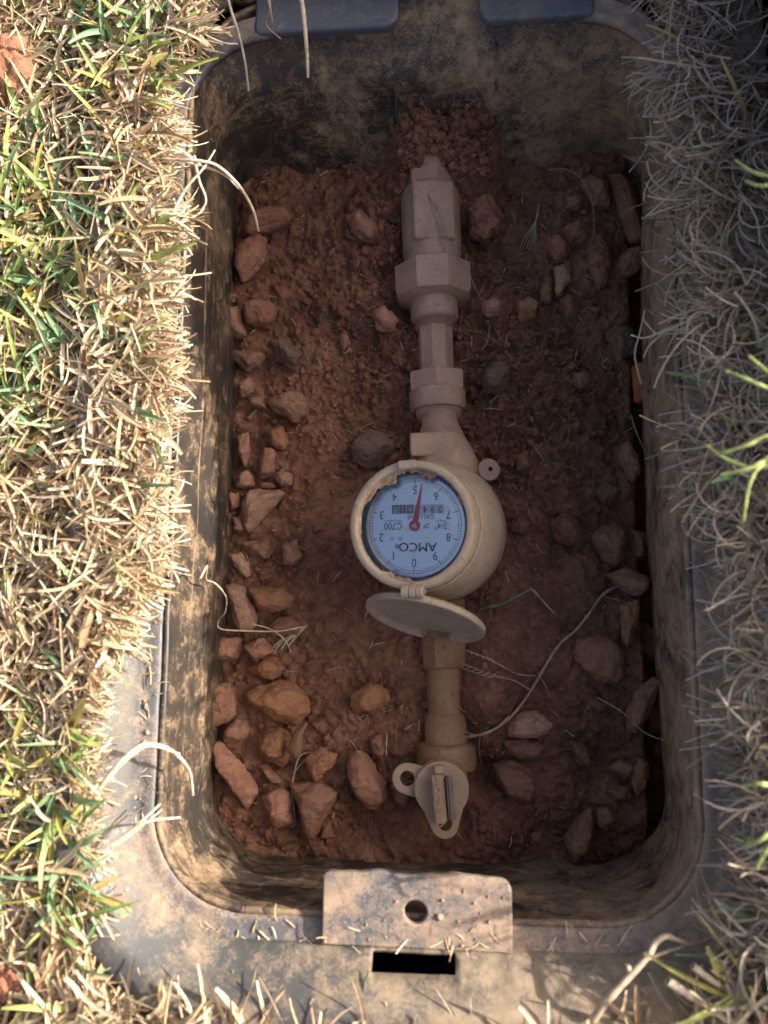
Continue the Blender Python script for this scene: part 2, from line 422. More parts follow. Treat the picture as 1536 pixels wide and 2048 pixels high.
la = P(797, 60, 0)[0]; lb = P(958, 60, 0)[0]
yf = YT-.0006
def ledge(x0, x1, lab, rl, rr):
    n = 7; pl = []
    a = [(x0, YT+.05), (x0, yf+rl)] + [(x0+rl-rl*math.cos(t), yf+rl-rl*math.sin(t)) for t in np.linspace(0, math.pi/2, n)]
    b_ = [(x1-rr+rr*math.sin(t), yf+rr-rr*math.cos(t)) for t in np.linspace(0, math.pi/2, n)] + [(x1, YT+.05)]
    plate('ledge', [a+b_], -.0065, .0016, M_LEDGE, box, .0022, label=lab)
ledge(XL+RR-.014, la, 'ledge of the box rim at the far left, rounded end, blue skylight put into its colour', .004, .011)
ledge(lb, XR-RR+.014, 'ledge of the box rim at the far right, rounded end, blue skylight put into its colour', .011, .004)
gx = np.linspace(XL+.03, XR-.03, 60); gz = np.linspace(-.006, .0255, 8)
V = np.array([[[x, YT+.029+.2*z+.0006*math.sin(x*90), z] for z in gz] for x in gx])
UV = np.array([[[x, z] for z in gz] for x in gx])
o = kid('end_wall', mesh_np('end_wall', V.reshape(-1, 3), grid_faces(60, 8), UV.reshape(-1, 2)), M_WALL, box)
o.modifiers.new('thickness', 'SOLIDIFY').thickness = .003
# tab with a finger hole at the near side
ta, tb_, tc = P(646, 1760, .004), P(1023, 1770, .004), P(850, 1748, .004)
hx = P(831, 1822, .004)
rimr = .0045
tabp = [(ta[0], YB-LW+.0005), (ta[0]+.0004, tc[1]-.006)] + [(ta[0]+.004-.004*math.cos(t), tc[1]-.004+.004*math.sin(t)) for t in np.linspace(.1, math.pi/2, 5)]
for i, x in enumerate(np.linspace(ta[0]+.012, tb_[0]-.014, 22)): tabp.append((x, tc[1]+.0004*math.sin(i*1.1)+.0022*math.exp(-((i-5)/1.3)**2)+.0018*math.exp(-((i-16)/1.4)**2)))
tabp += [(tb_[0]-.008+.008*math.sin(t), tc[1]-.0085+.008*math.cos(t)) for t in np.linspace(.1, math.pi/2, 6)] + [(tb_[0], YB-LW+.0005)]
plate('tab', [tabp[::-1], circ(hx[0], hx[1], .0068)], .0005, .0062, M_LIP, box, .0011, label='tab on the near rim with a round finger hole')

# ------------------------------------------------------------------ soil in the pit
def gs(X, Y, cx, cy, rx, ry=None, ang=0.):
    ry = ry or rx; a = math.radians(ang); dx, dy = X-cx, Y-cy
    return np.exp(-((dx*math.cos(a)+dy*math.sin(a))/rx)**2-((-dx*math.sin(a)+dy*math.cos(a))/ry)**2)
def soil_z(x, y, fine=True):
    x = np.asarray(x, float); y = np.asarray(y, float)
    px, py = to_px(x, y, np.full_like(x, -.12))
    z = np.full_like(x, -.1235)
    arch = sstep(.057, .026, np.abs(x-ARX))
    z += arch*.04*sstep(.362, .402, y) + arch*.012*sstep(.32, .365, y)
    z += .011*gs(px, py, 1180, 560, 110, 130) + .008*gs(px, py, 1150, 400, 90, 80)
    z += .012*gs(px, py, 1085, 740, 75, 60) + .006*gs(px, py, 640, 1020, 60, 170)
    z += .006*gs(px, py, 1130, 1250, 140, 120) + .03*gs(px, py, 975, 1395, 52, 85) + .008*gs(px, py, 1190, 1450, 70, 60, 40)
    z += .006*gs(px, py, 980, 570, 30, 120) - .006*gs(px, py, 960, 520, 22, 50)
    z += .006*gs(px, py, 700, 500, 160, 120) - .01*gs(px, py, 735, 1205, 40, 35)
    z -= .007*gs(px, py, 510, 1430, 110, 210) + .012*gs(px, py, 1190, 1550, 95, 115) + .005*gs(px, py, 1235, 1130, 60, 240) + .004*gs(px, py, 500, 900, 60, 260)
    z -= .016*gs(px, py, 968, 1545, 30, 28) + .004*gs(px, py, 700, 1650, 50, 40)
    z -= .045*sstep(XR-.006, XR+.008, x)*sstep(.4, .33, y) + .004*sstep(XL+.012, XL, x)
    z -= .022*sstep(YB+.05, YB, y)*sstep(.02, .09, x)
    cr = np.clip(.35 + .9*gs(px, py, 820, 560, 190, 260) + .9*gs(px, py, 1060, 760, 160, 130) + .9*gs(px, py, 890, 270, 130, 90) + .5*gs(px, py, 1000, 950, 120, 120) - .5*gs(px, py, 640, 1030, 70, 190) - .3*gs(px, py, 1050, 1300, 150, 150), .06, 1.15)
    z += .0046*fbm(x*26, y*26, 0., 4, 3) + .0022*fbm(x*75, y*75, 0., 3, 6)
    wx, wy = x+.004*vnoise(x*80, y*80, 0., 31), y+.004*vnoise(x*80, y*80, 5., 32)
    for sc_, am, sd in ((58, .0085, 41), (120, .0056, 42), (250, .0032, 43)):
        d1, d2, rid = worley(wx*sc_, wy*sc_, sd)
        z += cr*am*(np.clip(1-d1*1.35, 0, 1)**.7*rid*1.7-.3)*(1 if sd > 41 else .8)
    if fine:
        z += (.0008+.0007*cr)*fbm(x*330, y*330, 0., 3, 51, .6)
    # cracks in the smooth wet clay at the right
    d1, d2, rid = worley(wx*19+3, wy*19+1, 77)
    ck = np.clip(1-(d2-d1)/.045, 0, 1)*np.clip(gs(px, py, 1120, 950, 150, 200)+gs(px, py, 1010, 1620, 130, 90)+.8*gs(px, py, 1120, 1330, 140, 110), 0, 1)
    z -= .003*ck
    # the ditch under and along the pipework is filled up to about half the pipe
    return z
gxn, gyn = 390, 660
gx = np.linspace(XL-.02, XR+.035, gxn); gy = np.linspace(YB-.02, YT+.05, gyn)
GX, GY = np.meshgrid(gx, gy, indexing='ij')
GZ = soil_z(GX, GY)
soil = link('soil', mesh_np('soil', np.stack([GX, GY, GZ], -1).reshape(-1, 3), grid_faces(gxn, gyn)), M_SOIL, kind='structure', label='damp red clay soil on the floor of the meter box')
def sz(x, y):
    i = np.clip((np.asarray(x)-gx[0])/(gx[1]-gx[0]), 0, gxn-1.001); j = np.clip((np.asarray(y)-gy[0])/(gy[1]-gy[0]), 0, gyn-1.001)
    a, b_ = i.astype(int), j.astype(int); fa, fb = i-a, j-b_
    return GZ[a, b_]*(1-fa)*(1-fb)+GZ[a+1, b_]*fa*(1-fb)+GZ[a, b_+1]*(1-fa)*fb+GZ[a+1, b_+1]*fa*fb

# ------------------------------------------------------------------ the ground sheet outside the box, with an unseen turf bank added on the right to shade the pit
TZ = math.tan(SUN_EL)
sa = np.array([math.cos(SUN_AZ), math.sin(SUN_AZ)]); pa = np.array([-math.sin(SUN_AZ), math.cos(SUN_AZ)])
def ground_z(x, y):
    x = np.asarray(x, float); y = np.asarray(y, float)
    r = x*sa[0]+y*sa[1]; p = x*pa[0]+y*pa[1]
    crest = .36*TZ - .02 + .045*sstep(.17, .3, p) + .006*np.sin(p*31) - .006*gs(p, p*0, .1, 0, .05)  # crest of the added bank, shaped to set the shade line
    rise = sstep(.2, .36, r)
    z = .011 + (crest-.011)*rise*sstep(1.4, .7, np.hypot(x, y-.1))*sstep(1.3, .6, r)
    z = z + .008*fbm(x*9, y*9, 0., 3, 61)*sstep(0., .1, np.hypot(np.maximum(np.abs(x+.018)-.23, 0), np.maximum(np.abs(y-.12)-.35, 0)))
    return z + .003*fbm(x*40, y*40, 0., 3, 62)
offs = np.concatenate([[.0515, .0535, .058], np.linspace(.065, .6, 90), np.geomspace(.64, 120, 30)])
pts, nr, u = outline(0, 60, 24)
V = np.zeros((len(pts), len(offs), 3))
for j, o in enumerate(offs):
    V[:, j, :2] = pts+nr*(o+SLOPE_T(nr)*.024)[:, None]
    V[:, j, 2] = ground_z(V[:, j, 0], V[:, j, 1])*(1 if o < 3 else 0)
V[:, 0, 2] -= .02
link('ground', mesh_np('ground', V.reshape(-1, 3), grid_faces(len(pts), len(offs), True)), M_GROUND, kind='structure', label='brown thatch and soil of the lawn around the box')

# ------------------------------------------------------------------ tubes, lathes
def frame_of(d):
    d = Vector(d).normalized(); a = Vector((0, 0, 1)) if abs(d.z) < .9 else Vector((0, 1, 0))
    x = a.cross(d).normalized(); return x, d.cross(x)
def lathe(name, origin, axis, prof, n, mat, par, rot=0., caps=(True, True), sm=40, bevel=0., squash=None, **k):
    """rings (t along axis, radius) round an axis"""
    o = Vector(origin); d = Vector(axis).normalized(); x, y = frame_of(d)
    bm = bmesh.new(); rings = []
    for t, r in prof:
        rings.append([bm.verts.new(o+d*t+(x*math.cos(rot+2*math.pi*i/n)+y*math.sin(rot+2*math.pi*i/n))*r) for i in range(n)])
    for a, b_ in zip(rings, rings[1:]):
        for i in range(n): bm.faces.new((a[i], a[(i+1) % n], b_[(i+1) % n], b_[i]))
    if caps[0]: bm.faces.new(rings[0][::-1])
    if caps[1]: bm.faces.new(rings[-1])
    if bevel:
        es = [e for e in bm.edges if len(e.link_faces) == 2 and e.calc_face_angle(0) > math.radians(25)]
        bmesh.ops.bevel(bm, geom=es, offset=bevel, segments=2, affect='EDGES', profile=.6)
    ob = kid(name, me_bm(name, bm), mat, par, **k); autosmooth(ob, sm); return ob
def box_part(name, cx, hs, mat, par, xf, bevel=.0008, **k):
    bm = bmesh.new(); bmesh.ops.create_cube(bm, size=1)
    for v in bm.verts: v.co = Vector((v.co.x*hs[0]+cx[0], v.co.y*hs[1]+cx[1], v.co.z*hs[2]+cx[2]))
    bmesh.ops.bevel(bm, geom=bm.edges[:], offset=bevel, segments=2, affect='EDGES')
    bm.transform(xf); ob = kid(name, me_bm(name, bm), mat, par, **k); autosmooth(ob, 40); return ob
def text(name, s, size, mat, par, xf, ext=.00002, align='CENTER', sx=1., **k):
    cu = bpy.data.curves.new(name, 'FONT'); cu.body = s; cu.size = size; cu.align_x = align; cu.align_y = 'CENTER'; cu.extrude = ext; cu.resolution_u = 3
    t = bpy.data.objects.new('tmp', cu); COL.objects.link(t); bpy.context.view_layer.update()
    me = bpy.data.meshes.new_from_object(t.evaluated_get(bpy.context.evaluated_depsgraph_get()))
    bpy.data.objects.remove(t); bpy.data.curves.remove(cu)
    me.transform(Matrix.Diagonal((sx, 1, 1, 1))); me.transform(xf); me.materials.clear()
    return kid(name, me, mat, par, smooth=False, **k)

# ---- inlet fittings (far half of the pipework)
ZA = -.106
A0, A1 = P(858, 345, ZA), P(879, 905, ZA)
AD = Vector(A1-A0).normalized()
def tt(py, z=ZA):
    return (P(870, py, z)[1]-A0[1])/AD.y
def rr_(py, wpx, z=ZA):
    return (P(870+wpx/2, py, z)[0]-P(870-wpx/2, py, z)[0])/2
inlet = empty('check_valve', A0, 'silt-coated brass check valve and coupling nuts between the soil arch and the meter', 'check valve')
def piece(name, st, n, mat, par=inlet, rot=0., bevel=0., sm=40, org=A0, ax=AD, tf=tt, rf=rr_, **k):
    return lathe(name, org, ax, [(tf(py), rf(py, wd)) for py, wd in st], n, mat, par, rot, bevel=bevel, sm=sm, **k)
piece('hex_end', [(318, 100), (388, 100), (391, 92)], 6, M_BRASS, rot=math.radians(12), bevel=.0012, sm=30)
piece('valve_body', [(384, 100), (388, 110), (394, 117), (420, 118), (510, 117), (514, 114), (519, 115), (546, 115)], 40, M_BRASS)
piece('union_nut', [(538, 140), (543, 160), (590, 160), (600, 150), (606, 118)], 8, M_BRASS, rot=math.radians(22.5), bevel=.0009, sm=30)
piece('nut_skirt', [(590, 96), (636, 95), (641, 92), (645, 80)], 36, M_BRASS)
th = [(638, 72)]
for i in range(6): th += [(641+i*3.2, 76), (642.6+i*3.2, 70)]
piece('thread', th, 30, M_BRASS, sm=20)
piece('tailpiece', [(655, 68), (660, 70), (754, 70)], 8, M_BRASS, rot=math.radians(10), bevel=.0006, sm=25)
piece('coupling_nut', [(749, 112), (752, 119), (785, 119), (788, 113)], 6, M_BRASS, rot=math.radians(30), bevel=.0008, sm=25)
piece('coupling_ring', [(784, 108), (786, 113), (816, 112), (822, 104)], 40, M_BRASS)
xfA = Matrix.Translation(Vector(A0)) @ Matrix(((1, 0, 0), (0, 1, 0), (0, 0, 1))).to_4x4()
def axis_xf(org, ax):
    y = Vector(ax).normalized(); zv = Vector((0, 0, 1)); x = y.cross(zv).normalized(); z2 = x.cross(y)
    mm = Matrix((x, y, z2)).transposed().to_4x4(); mm.translation = Vector(org); return mm
XA = axis_xf(A0, AD)
rb = rr_(450, 118)
roll = Matrix.Rotation(math.radians(-9), 4, 'Y')
pl = box_part('name_plate', (.001, tt(450), rb*.9), (rr_(450, 78)*2, tt(506)-tt(396), .005), M_BRASS, inlet, XA @ roll, .0009, label='flat raised plate on the valve body, lilac grey')
zt = rb*.9+.0025
for sx in (-1, 1):
    lathe('rivet', XA @ roll @ Vector((sx*rr_(450, 66), tt(448), zt-.0006)), (XA @ roll).to_3x3() @ Vector((0, 0, 1)), [(0, .0021), (.0008, .002), (.0012, .0014)], 14, M_BRASS, pl)
# ---- water meter
MC = Vector(P(820, 1049, -.018)); MN = Vector((-.235, -.05, 1)).normalized(); MS = .945
my = (Vector((.0, 1, 0))-MN*MN.y).normalized(); mx = my.cross(MN)
XM = Matrix((mx, my, MN)).transposed().to_4x4(); XM.translation = MC; XM = XM @ Matrix.Diagonal((MS, MS, MS, 1))
meter = empty('water_meter', MC-MN*.105, 'round silt-coated water meter with open hinged lid and white dial', 'water meter')
def mlathe(name, prof, n, mat, par=meter, caps=(False, False), sm=35, c=(0, 0), **k):
    return lathe(name, XM @ Vector((c[0], c[1], 0)), MN, [(t*MS, r*MS) for t, r in prof], n, mat, par, caps=caps, sm=sm, **k)
body = mlathe('body', [(-.0205, .0462), (-.0215, .0485), (-.036, .0512), (-.037, .0518), (-.055, .0552), (-.0558, .0558), (-.074, .0568), (-.088, .055), (-.099, .05), (-.108, .04), (-.113, .02)], 96, M_METER, caps=(False, True))
mlathe('bezel', [(-.0115, .0402), (-.0045, .0406), (-.0012, .041), (-.0003, .0415), (-.0001, .042), (-.0003, .0446), (-.0009, .0458), (-.0022, .0466), (-.012, .0474), (-.0195, .0476), (-.0205, .0468), (-.0208, .0462)], 96, M_METER, sm=50)
mlathe('gasket', [(-.0125, .0376), (-.0108, .0377), (-.0106, .0402), (-.0125, .0403)], 72, M_BLACK)
dial = mlathe('dial_face', [(-.0128, .03875), (-.0122, .0387), (-.0121, .0384)], 72, M_DIAL, caps=(True, True), label='white dial face printed with numerals and lettering')
DZ = -.01208
XD = XM @ Matrix.Translation((0, 0, DZ)) @ Matrix.Rotation(math.pi-math.radians(1.5), 4, 'Z') @ Matrix.Diagonal((1.07, 1.07, 1, 1))   # dial reads upside down in the photo
mlathe('dial_glass', [(-.0074, .0406), (-.0071, .0405)], 72, M_GLASS, caps=(True, True), sm=60)
# printed scale
bm = bmesh.new()
def quad(bm, a, b_, c, d_, z=0.): bm.faces.new([bm.verts.new((q[0], q[1], z)) for q in (a, b_, c, d_)])
def pol(r, a): return (r*math.sin(a), r*math.cos(a))
for i in range(100):
    a = 2*math.pi*i/100; r0 = .0325; wd = .00009
    r1 = .0284 if i % 10 == 0 else (.0298 if i % 5 == 0 else .0306); wd = .00024 if i % 10 == 0 else (.00016 if i % 5 == 0 else .0001)
    da = wd/r0
    quad(bm, pol(r0, a-da), pol(r0, a+da), pol(r1, a+da), pol(r1, a-da))
for r0, r1 in ((.0324, .0327), (.0305, .0307)):
    for i in range(120):
        a, b_ = 2*math.pi*i/120, 2*math.pi*(i+1)/120
        quad(bm, pol(r0, a), pol(r0, b_), pol(r1, b_), pol(r1, a))
bm.transform(XD @ Matrix.Translation((0, 0, .00004)))
kid('scale_marks', me_bm('scale_marks', bm), M_INK, dial, smooth=False)
up = Matrix.Translation((0, 0, .00006))
for i in range(10):
    x, y = pol(.0250, 2*math.pi*i/10)
    text('numeral', str(i), .0082, M_INK, dial, XD @ up @ Matrix.Translation((x, y, 0)), sx=.85)
def dtext(s, x, y, size, mat=M_INK, sx=.9, name='lettering'):
    return text(name, s, size, mat, dial, XD @ up @ Matrix.Translation((x, y, 0)), sx=sx)
dtext('AMCO', -.0022, .0142, .0086, M_INKBR, 1.05)
for dx in (-.00012, .00012): dtext('AMCO', -.0022+dx, .01425, .0086, M_INKBR, 1.05)
dtext('GALLONS', -.0042, -.0063, .0048)
dtext('3/4"', -.0185, 0.0, .0062); dtext('2P', -.0083, .0, .0048); dtext('C700', .0155, 0.0, .0068)
dtext('MX20UM', -.0185, -.0034, .002); dtext('METSU REMOTE', .0155, -.0036, .0019)
dtext('05 - 25', .0130, .0088, .0034, M_INKBR)
bm = bmesh.new()
for i in range(4):
    for j in range(4):
        c = Vector(((i-1.5)*.00078, (j-1.5)*.00078)); q = [c+Vector(v)*.0003 for v in ((-1, -1), (1, -1), (1, 1), (-1, 1))]
        R2 = Matrix.Rotation(math.pi/4, 2); q = [R2 @ v for v in q]; quad(bm, *[(v.x+.0122, v.y*.95+.0140) for v in q])
bm.transform(XD @ up); kid('diamond_emblem', me_bm('diamond_emblem', bm), M_INK, dial, smooth=False)
# odometer
for i, ch in enumerate('0948610'):
    x = -.0178+i*.0053; dark = i >= 4
    bm = bmesh.new(); quad(bm, (x-.0025, -.0145), (x+.0025, -.0145), (x+.0025, -.0083), (x-.0025, -.0083))
    bm.transform(XD @ Matrix.Translation((0, 0, .00003)))
    wn = kid('counter_window', me_bm('counter_window', bm), M_GREY if dark else M_WIN, dial, smooth=False)
    text('digit', ch, .0068, M_WIN if dark else M_INK, dial, XD @ up @ Matrix.Translation((x, -.0112, .00002)), sx=.8)
# needle: hub ring with a triangular cut, slim pointer
na = math.radians(180+9.5); nd_ = Vector((math.sin(na), math.cos(na))); nn = Vector((nd_.y, -nd_.x))
npl = [tuple(nd_*.0032+nn*.0019), tuple(nd_*.0295+nn*.0002), tuple(nd_*.0295-nn*.0002), tuple(nd_*.0032-nn*.0019)]
a_n = math.atan2(nd_.y, nd_.x)
npl += [(.0038*math.cos(a_n-t), .0038*math.sin(a_n-t)) for t in np.linspace(.6, 2*math.pi-.6, 24)]
tri = [(.0027*math.cos(a_n+math.pi/2+.25+t), .0027*math.sin(a_n+math.pi/2+.25+t)) for t in (0, 2*math.pi/3, 4*math.pi/3)]
plate('needle', [npl[::-1], tri], .0004, .0009, M_REDP, meter, .0001, xf=XD)
plate('needle_hub', [circ(0, 0, .0024)], .0003, .00045, M_WIN, meter, .00003, xf=XD)
# crust of dried silt round the inside of the bezel
for nm_, a0, a1, wmax, sd in (('silt_crust', .3, 2.75, .0062, 1), ('silt_crust', 2.9, 5.6, .0034, 2)):
    n = 90; bm = bmesh.new(); ra = []
    for i in range(n+1):
        a = a0+(a1-a0)*i/n; tp = math.sin(math.pi*i/n)**.5
        wi = wmax*tp*max(.06, .45+.75*float(fbm(np.array(a*5.), np.array(sd*3.), 0., 4, 40+sd)))
        row = []
        for f_, zz in ((0, .0016*tp), (.35, .0012*tp), (.75, .0006*tp), (1, -.0002)):
            r_ = .0408-wi*f_*(1+.25*float(vnoise(np.array(a*17), np.array(f_*3), np.array(sd*1.), 3)))
            row.append(bm.verts.new((r_*math.cos(a), r_*math.sin(a), -.0070+zz*(1+.6*float(vnoise(np.array(a*30), np.array(f_*5), np.array(2.), 4))))))
        ra.append(row)
    for p_, q_ in zip(ra, ra[1:]):
        for j in range(3): bm.faces.new((p_[j], q_[j], q_[j+1], p_[j+1]))
    bm.transform(XM); kid(nm_, me_bm(nm_, bm), M_SILTC, meter)
# clasp on the far side of the bezel
box_part('clasp', (.0, .0432, .0005), (.0128, .0062, .0042), M_METER, meter, XM @ Matrix.Rotation(math.radians(2), 4, 'Z'), .0007)
# hinge at the near side
hy = -.0478
Xh = XM @ Matrix.Translation((.0015, hy, .0005))
for x0, x1, nm in ((-.0078, -.0026, 'hinge_knuckle'), (-.0020, .0028, 'hinge_knuckle'), (.0032, .0078, 'hinge_knuckle')):
    lathe(nm, Xh @ Vector((x0, 0, 0)), mx, [(0, .0037), (.0005, .0043), (x1-x0-.0005, .0043), (x1-x0, .0037)], 20, M_METER, meter)
lathe('hinge_pin', Xh @ Vector((-.0084, 0, 0)), mx, [(0, .0016), (.0168, .0016)], 12, M_METER, meter)
# lid, standing open past the vertical
RL = .0465
lid_open = math.radians(248)
XLID = Xh @ Matrix.Rotation(math.radians(-9), 4, 'Z') @ Matrix.Rotation(lid_open, 4, 'X')
# in lid space: closed lid lies along +y from the hinge, inside face towards -z
XL2 = XLID @ Matrix.Translation((0, RL+.0035, .001))
n = 84; bm = bmesh.new()
prof = [(0, .0022), (.02, .0021), (RL-.006, .0012), (RL-.002, .0), (RL, -.002), (RL, -.0052), (RL-.0008, -.006), (RL-.0034, -.006), (RL-.0042, -.0045), (RL-.0062, -.0018), (RL-.008, -.0012), (0, -.0008)]
rings = []
for r, z in prof:
    if r == 0: rings.append([bm.verts.new((0, 0, z))]); continue
    ring = []
    for i in range(n):
        a = 2*math.pi*i/n
        x, y = r*math.sin(a), r*math.cos(a)
        # latch notch cut in the free edge
        if y > 0 and abs(x-.004) < .0125 and y > RL-.0125: y = RL-.0125
        ring.append(bm.verts.new((x, y, z)))
    rings.append(ring)
for a, b_ in zip(rings, rings[1:]):
    for i in range(n):
        q = [a[i % len(a)], a[(i+1) % n % len(a)], b_[(i+1) % n % len(b_)], b_[i % len(b_)]]
        q = list(dict.fromkeys(q))
        if len(q) >= 3: bm.faces.new(q)
bmesh.ops.remove_doubles(bm, verts=bm.verts, dist=1e-6)
bm.transform(XL2)
lid = kid('lid', me_bm('lid', bm), M_METER, meter, label='round hinged lid standing open, its inner face showing'); autosmooth(lid, 40)
box_part('hinge_leaf', (0, .004, -.001), (.011, .006, .0036), M_METER, lid, XLID, .0008)
# neck towards the check valve, with its flat pad
MB = MC-MN*.055
NA = A1-(A1-A0)*0; nk0 = Vector(P(878, 826, ZA)); nk1 = Vector(P(886, 930, -.092))
nd2 = (nk1-nk0)
def nlathe(name, st, n, mat, **k):
    ln = nd2.length; return lathe(name, nk0, nd2, [(t*ln, r) for t, r in st], n, mat, meter, **k)
nlathe('neck', [(-.06, rr_(828, 92)), (.03, rr_(828, 92)), (.06, rr_(830, 84)), (.1, rr_(838, 72)), (.22, rr_(840, 72)), (.5, rr_(870, 92)), (.8, rr_(905, 122)), (1.05, rr_(925, 138)), (1.5, rr_(930, 120))], 44, M_BRASS)
pc = Vector(P(865, 888, -.067)); Xp = axis_xf(pc, AD)
box_part('neck_pad', (0, 0, -.004), (rr_(890, 88, -.072)*2, .0175, .0105), M_BRASS, meter, Xp @ Matrix.Rotation(math.radians(-5), 4, 'Y'), .0009)
# sealing ear at the right
ec = Vector(P(977, 940, -.09)); plate('sealing_ear', [circ(0, 0, .0088), circ(.0012, .0006, .0016, 14)], -.002, .002, M_BRASS, meter, .0008, xf=Matrix.Translation(ec) @ Matrix.Rotation(math.radians(14), 4, 'Y'))
box_part('ear_web', (-.008, -.004, -.001), (.014, .009, .0036), M_BRASS, meter, Matrix.Translation(ec), .0008)

# ---- outlet shut-off valve (near half)
ZB = -.12
B0, B1 = P(886, 1205, ZB), P(894, 1540, ZB); BD = Vector(B1-B0).normalized()
def tb(py): return (P(890, py, ZB)[1]-B0[1])/BD.y
def rb_(py, wpx): return (P(890+wpx/2, py, ZB)[0]-P(890-wpx/2, py, ZB)[0])/2
outlet = empty('shutoff_valve', P(886, 1580, -.14), 'muddy brass shut-off valve with a two-eared lock handle below the lid', 'valve')
def opiece(name, st, n, mat, **k): return piece(name, st, n, mat, par=outlet, org=B0, ax=BD, tf=tb, rf=rb_, **k)
opiece('outlet_nut', [(1200, 92), (1290, 92), (1331, 90), (1335, 84)], 8, M_LOWER, rot=math.radians(22), bevel=.0008, sm=25)
opiece('outlet_pipe', [(1325, 70), (1345, 72), (1428, 72)], 32, M_LOWER)
opiece('outlet_sleeve', [(1424, 74), (1430, 84), (1490, 86)], 36, M_LOWER)
opiece('collar_ring', [(1484, 100), (1488, 114), (1494, 119), (1530, 119), (1538, 112), (1542, 90)], 44, M_LOWER)
hc = Vector(P(883, 1579, -.083)); sc_h = np.linalg.norm(P(983, 1579, -.083)-P(883, 1579, -.083))/100
HR = 55*sc_h
lathe('valve_body', (hc.x, hc.y, -.15), (0, 0, 1), [(0, .02), (.055, .02), (.058, .017), (.0655, .016)], 36, M_LOWER, outlet)
def hp(px, py): q = P(px, py, -.083); return (q[0]-hc.x, q[1]-hc.y)
l1 = hp(812, 1560); l2 = hp(889, 1648)
def tangent_lug(l, r):
    """outline: disc of radius HR with one or more rounded lugs"""
    return l, r
def union_outline(lugs, n=180):
    o = []
    for i in range(n):
        a = 2*math.pi*i/n; d = np.array([math.cos(a), math.sin(a)]); best = HR
        for (lx, ly), r0, r1 in lugs:
            L_ = math.hypot(lx, ly)
            for t in np.linspace(.0, 1, 40):
                c = np.array([lx, ly])*t; rr = r0+(r1-r0)*t
                bq = c @ d; disc = rr*rr-(c @ c-bq*bq)
                if disc > 0: best = max(best, bq+math.sqrt(disc))
        o.append((best*d[0], best*d[1]))
    return o
XH = Matrix.Translation(hc) @ Matrix.Rotation(math.radians(-3), 4, 'X') @ Matrix.Rotation(math.radians(-4), 4, 'Y')
def smooth_ring(o, k=2):
    o = np.array(o)
    for _ in range(k): o = (np.roll(o, 1, 0)+2*o+np.roll(o, -1, 0))/4
    return [tuple(p) for p in o]
plate('handle_disc', [smooth_ring(union_outline([(l2, HR*.92, 28*sc_h)])), circ(l2[0], l2[1]+.0006, 14.5*sc_h, 22)], -.0035, .0005, M_HANDLE, outlet, .0007, xf=XH, label='round handle plate with a rounded eye at its near end')
Lh = math.hypot(*l1); la_ = math.atan2(l1[1], l1[0])
lug = [(Lh*math.cos(la_)+31*sc_h*math.cos(t), Lh*math.sin(la_)+31*sc_h*math.sin(t)) for t in np.linspace(la_-math.pi/2, la_+math.pi/2, 20)]
lug += [(.006*math.cos(la_)+33*sc_h*math.cos(la_+math.pi/2), .006*math.sin(la_)+33*sc_h*math.sin(la_+math.pi/2)), (.006*math.cos(la_)+33*sc_h*math.cos(la_-math.pi/2), .006*math.sin(la_)+33*sc_h*math.sin(la_-math.pi/2))]
plate('lock_wing', [lug, circ(l1[0], l1[1], 15*sc_h, 22)], -.0085, -.0045, M_HANDLE, outlet, .0007, xf=XH, label='lower lock wing with a round hole at its left end')
b0, b1 = hp(875, 1546), hp(883, 1642)
bl = math.hypot(b1[0]-b0[0], b1[1]-b0[1]); ba = math.atan2(b1[0]-b0[0], -(b1[1]-b0[1]))
XB_ = XH @ Matrix.Translation(((b0[0]+b1[0])/2+.001, (b0[1]+b1[1])/2, 0)) @ Matrix.Rotation(ba, 4, 'Z')
bar = box_part('grip_bar', (0, 0, .0055), (20*sc_h, bl, .0125), M_HANDLE, outlet, XB_ @ Matrix.Rotation(math.radians(-6), 4, 'Y'), .0007)
box_part('worn_flank', (15*sc_h, -.0008, .0028), (13*sc_h, bl*.92, .0058), M_BARE, bar, XB_ @ Matrix.Rotation(math.radians(24), 4, 'Y') @ Matrix.Translation((0, 0, .0012)), .0012, label='bare grey worn flank of the grip bar')
text('raised_lettering', 'McDONALD', .0063, M_HANDLE, bar, XB_ @ Matrix.Rotation(math.radians(-6), 4, 'Y') @ Matrix.Translation((0, -.001, .0118)) @ Matrix.Rotation(-math.pi/2, 4, 'Z'), .0008, sx=1.02)
box_part('grip_heel', (.0005, bl/2+.0028, .0035), (19*sc_h, .0062, .007), M_HANDLE, bar, XB_, .0009)

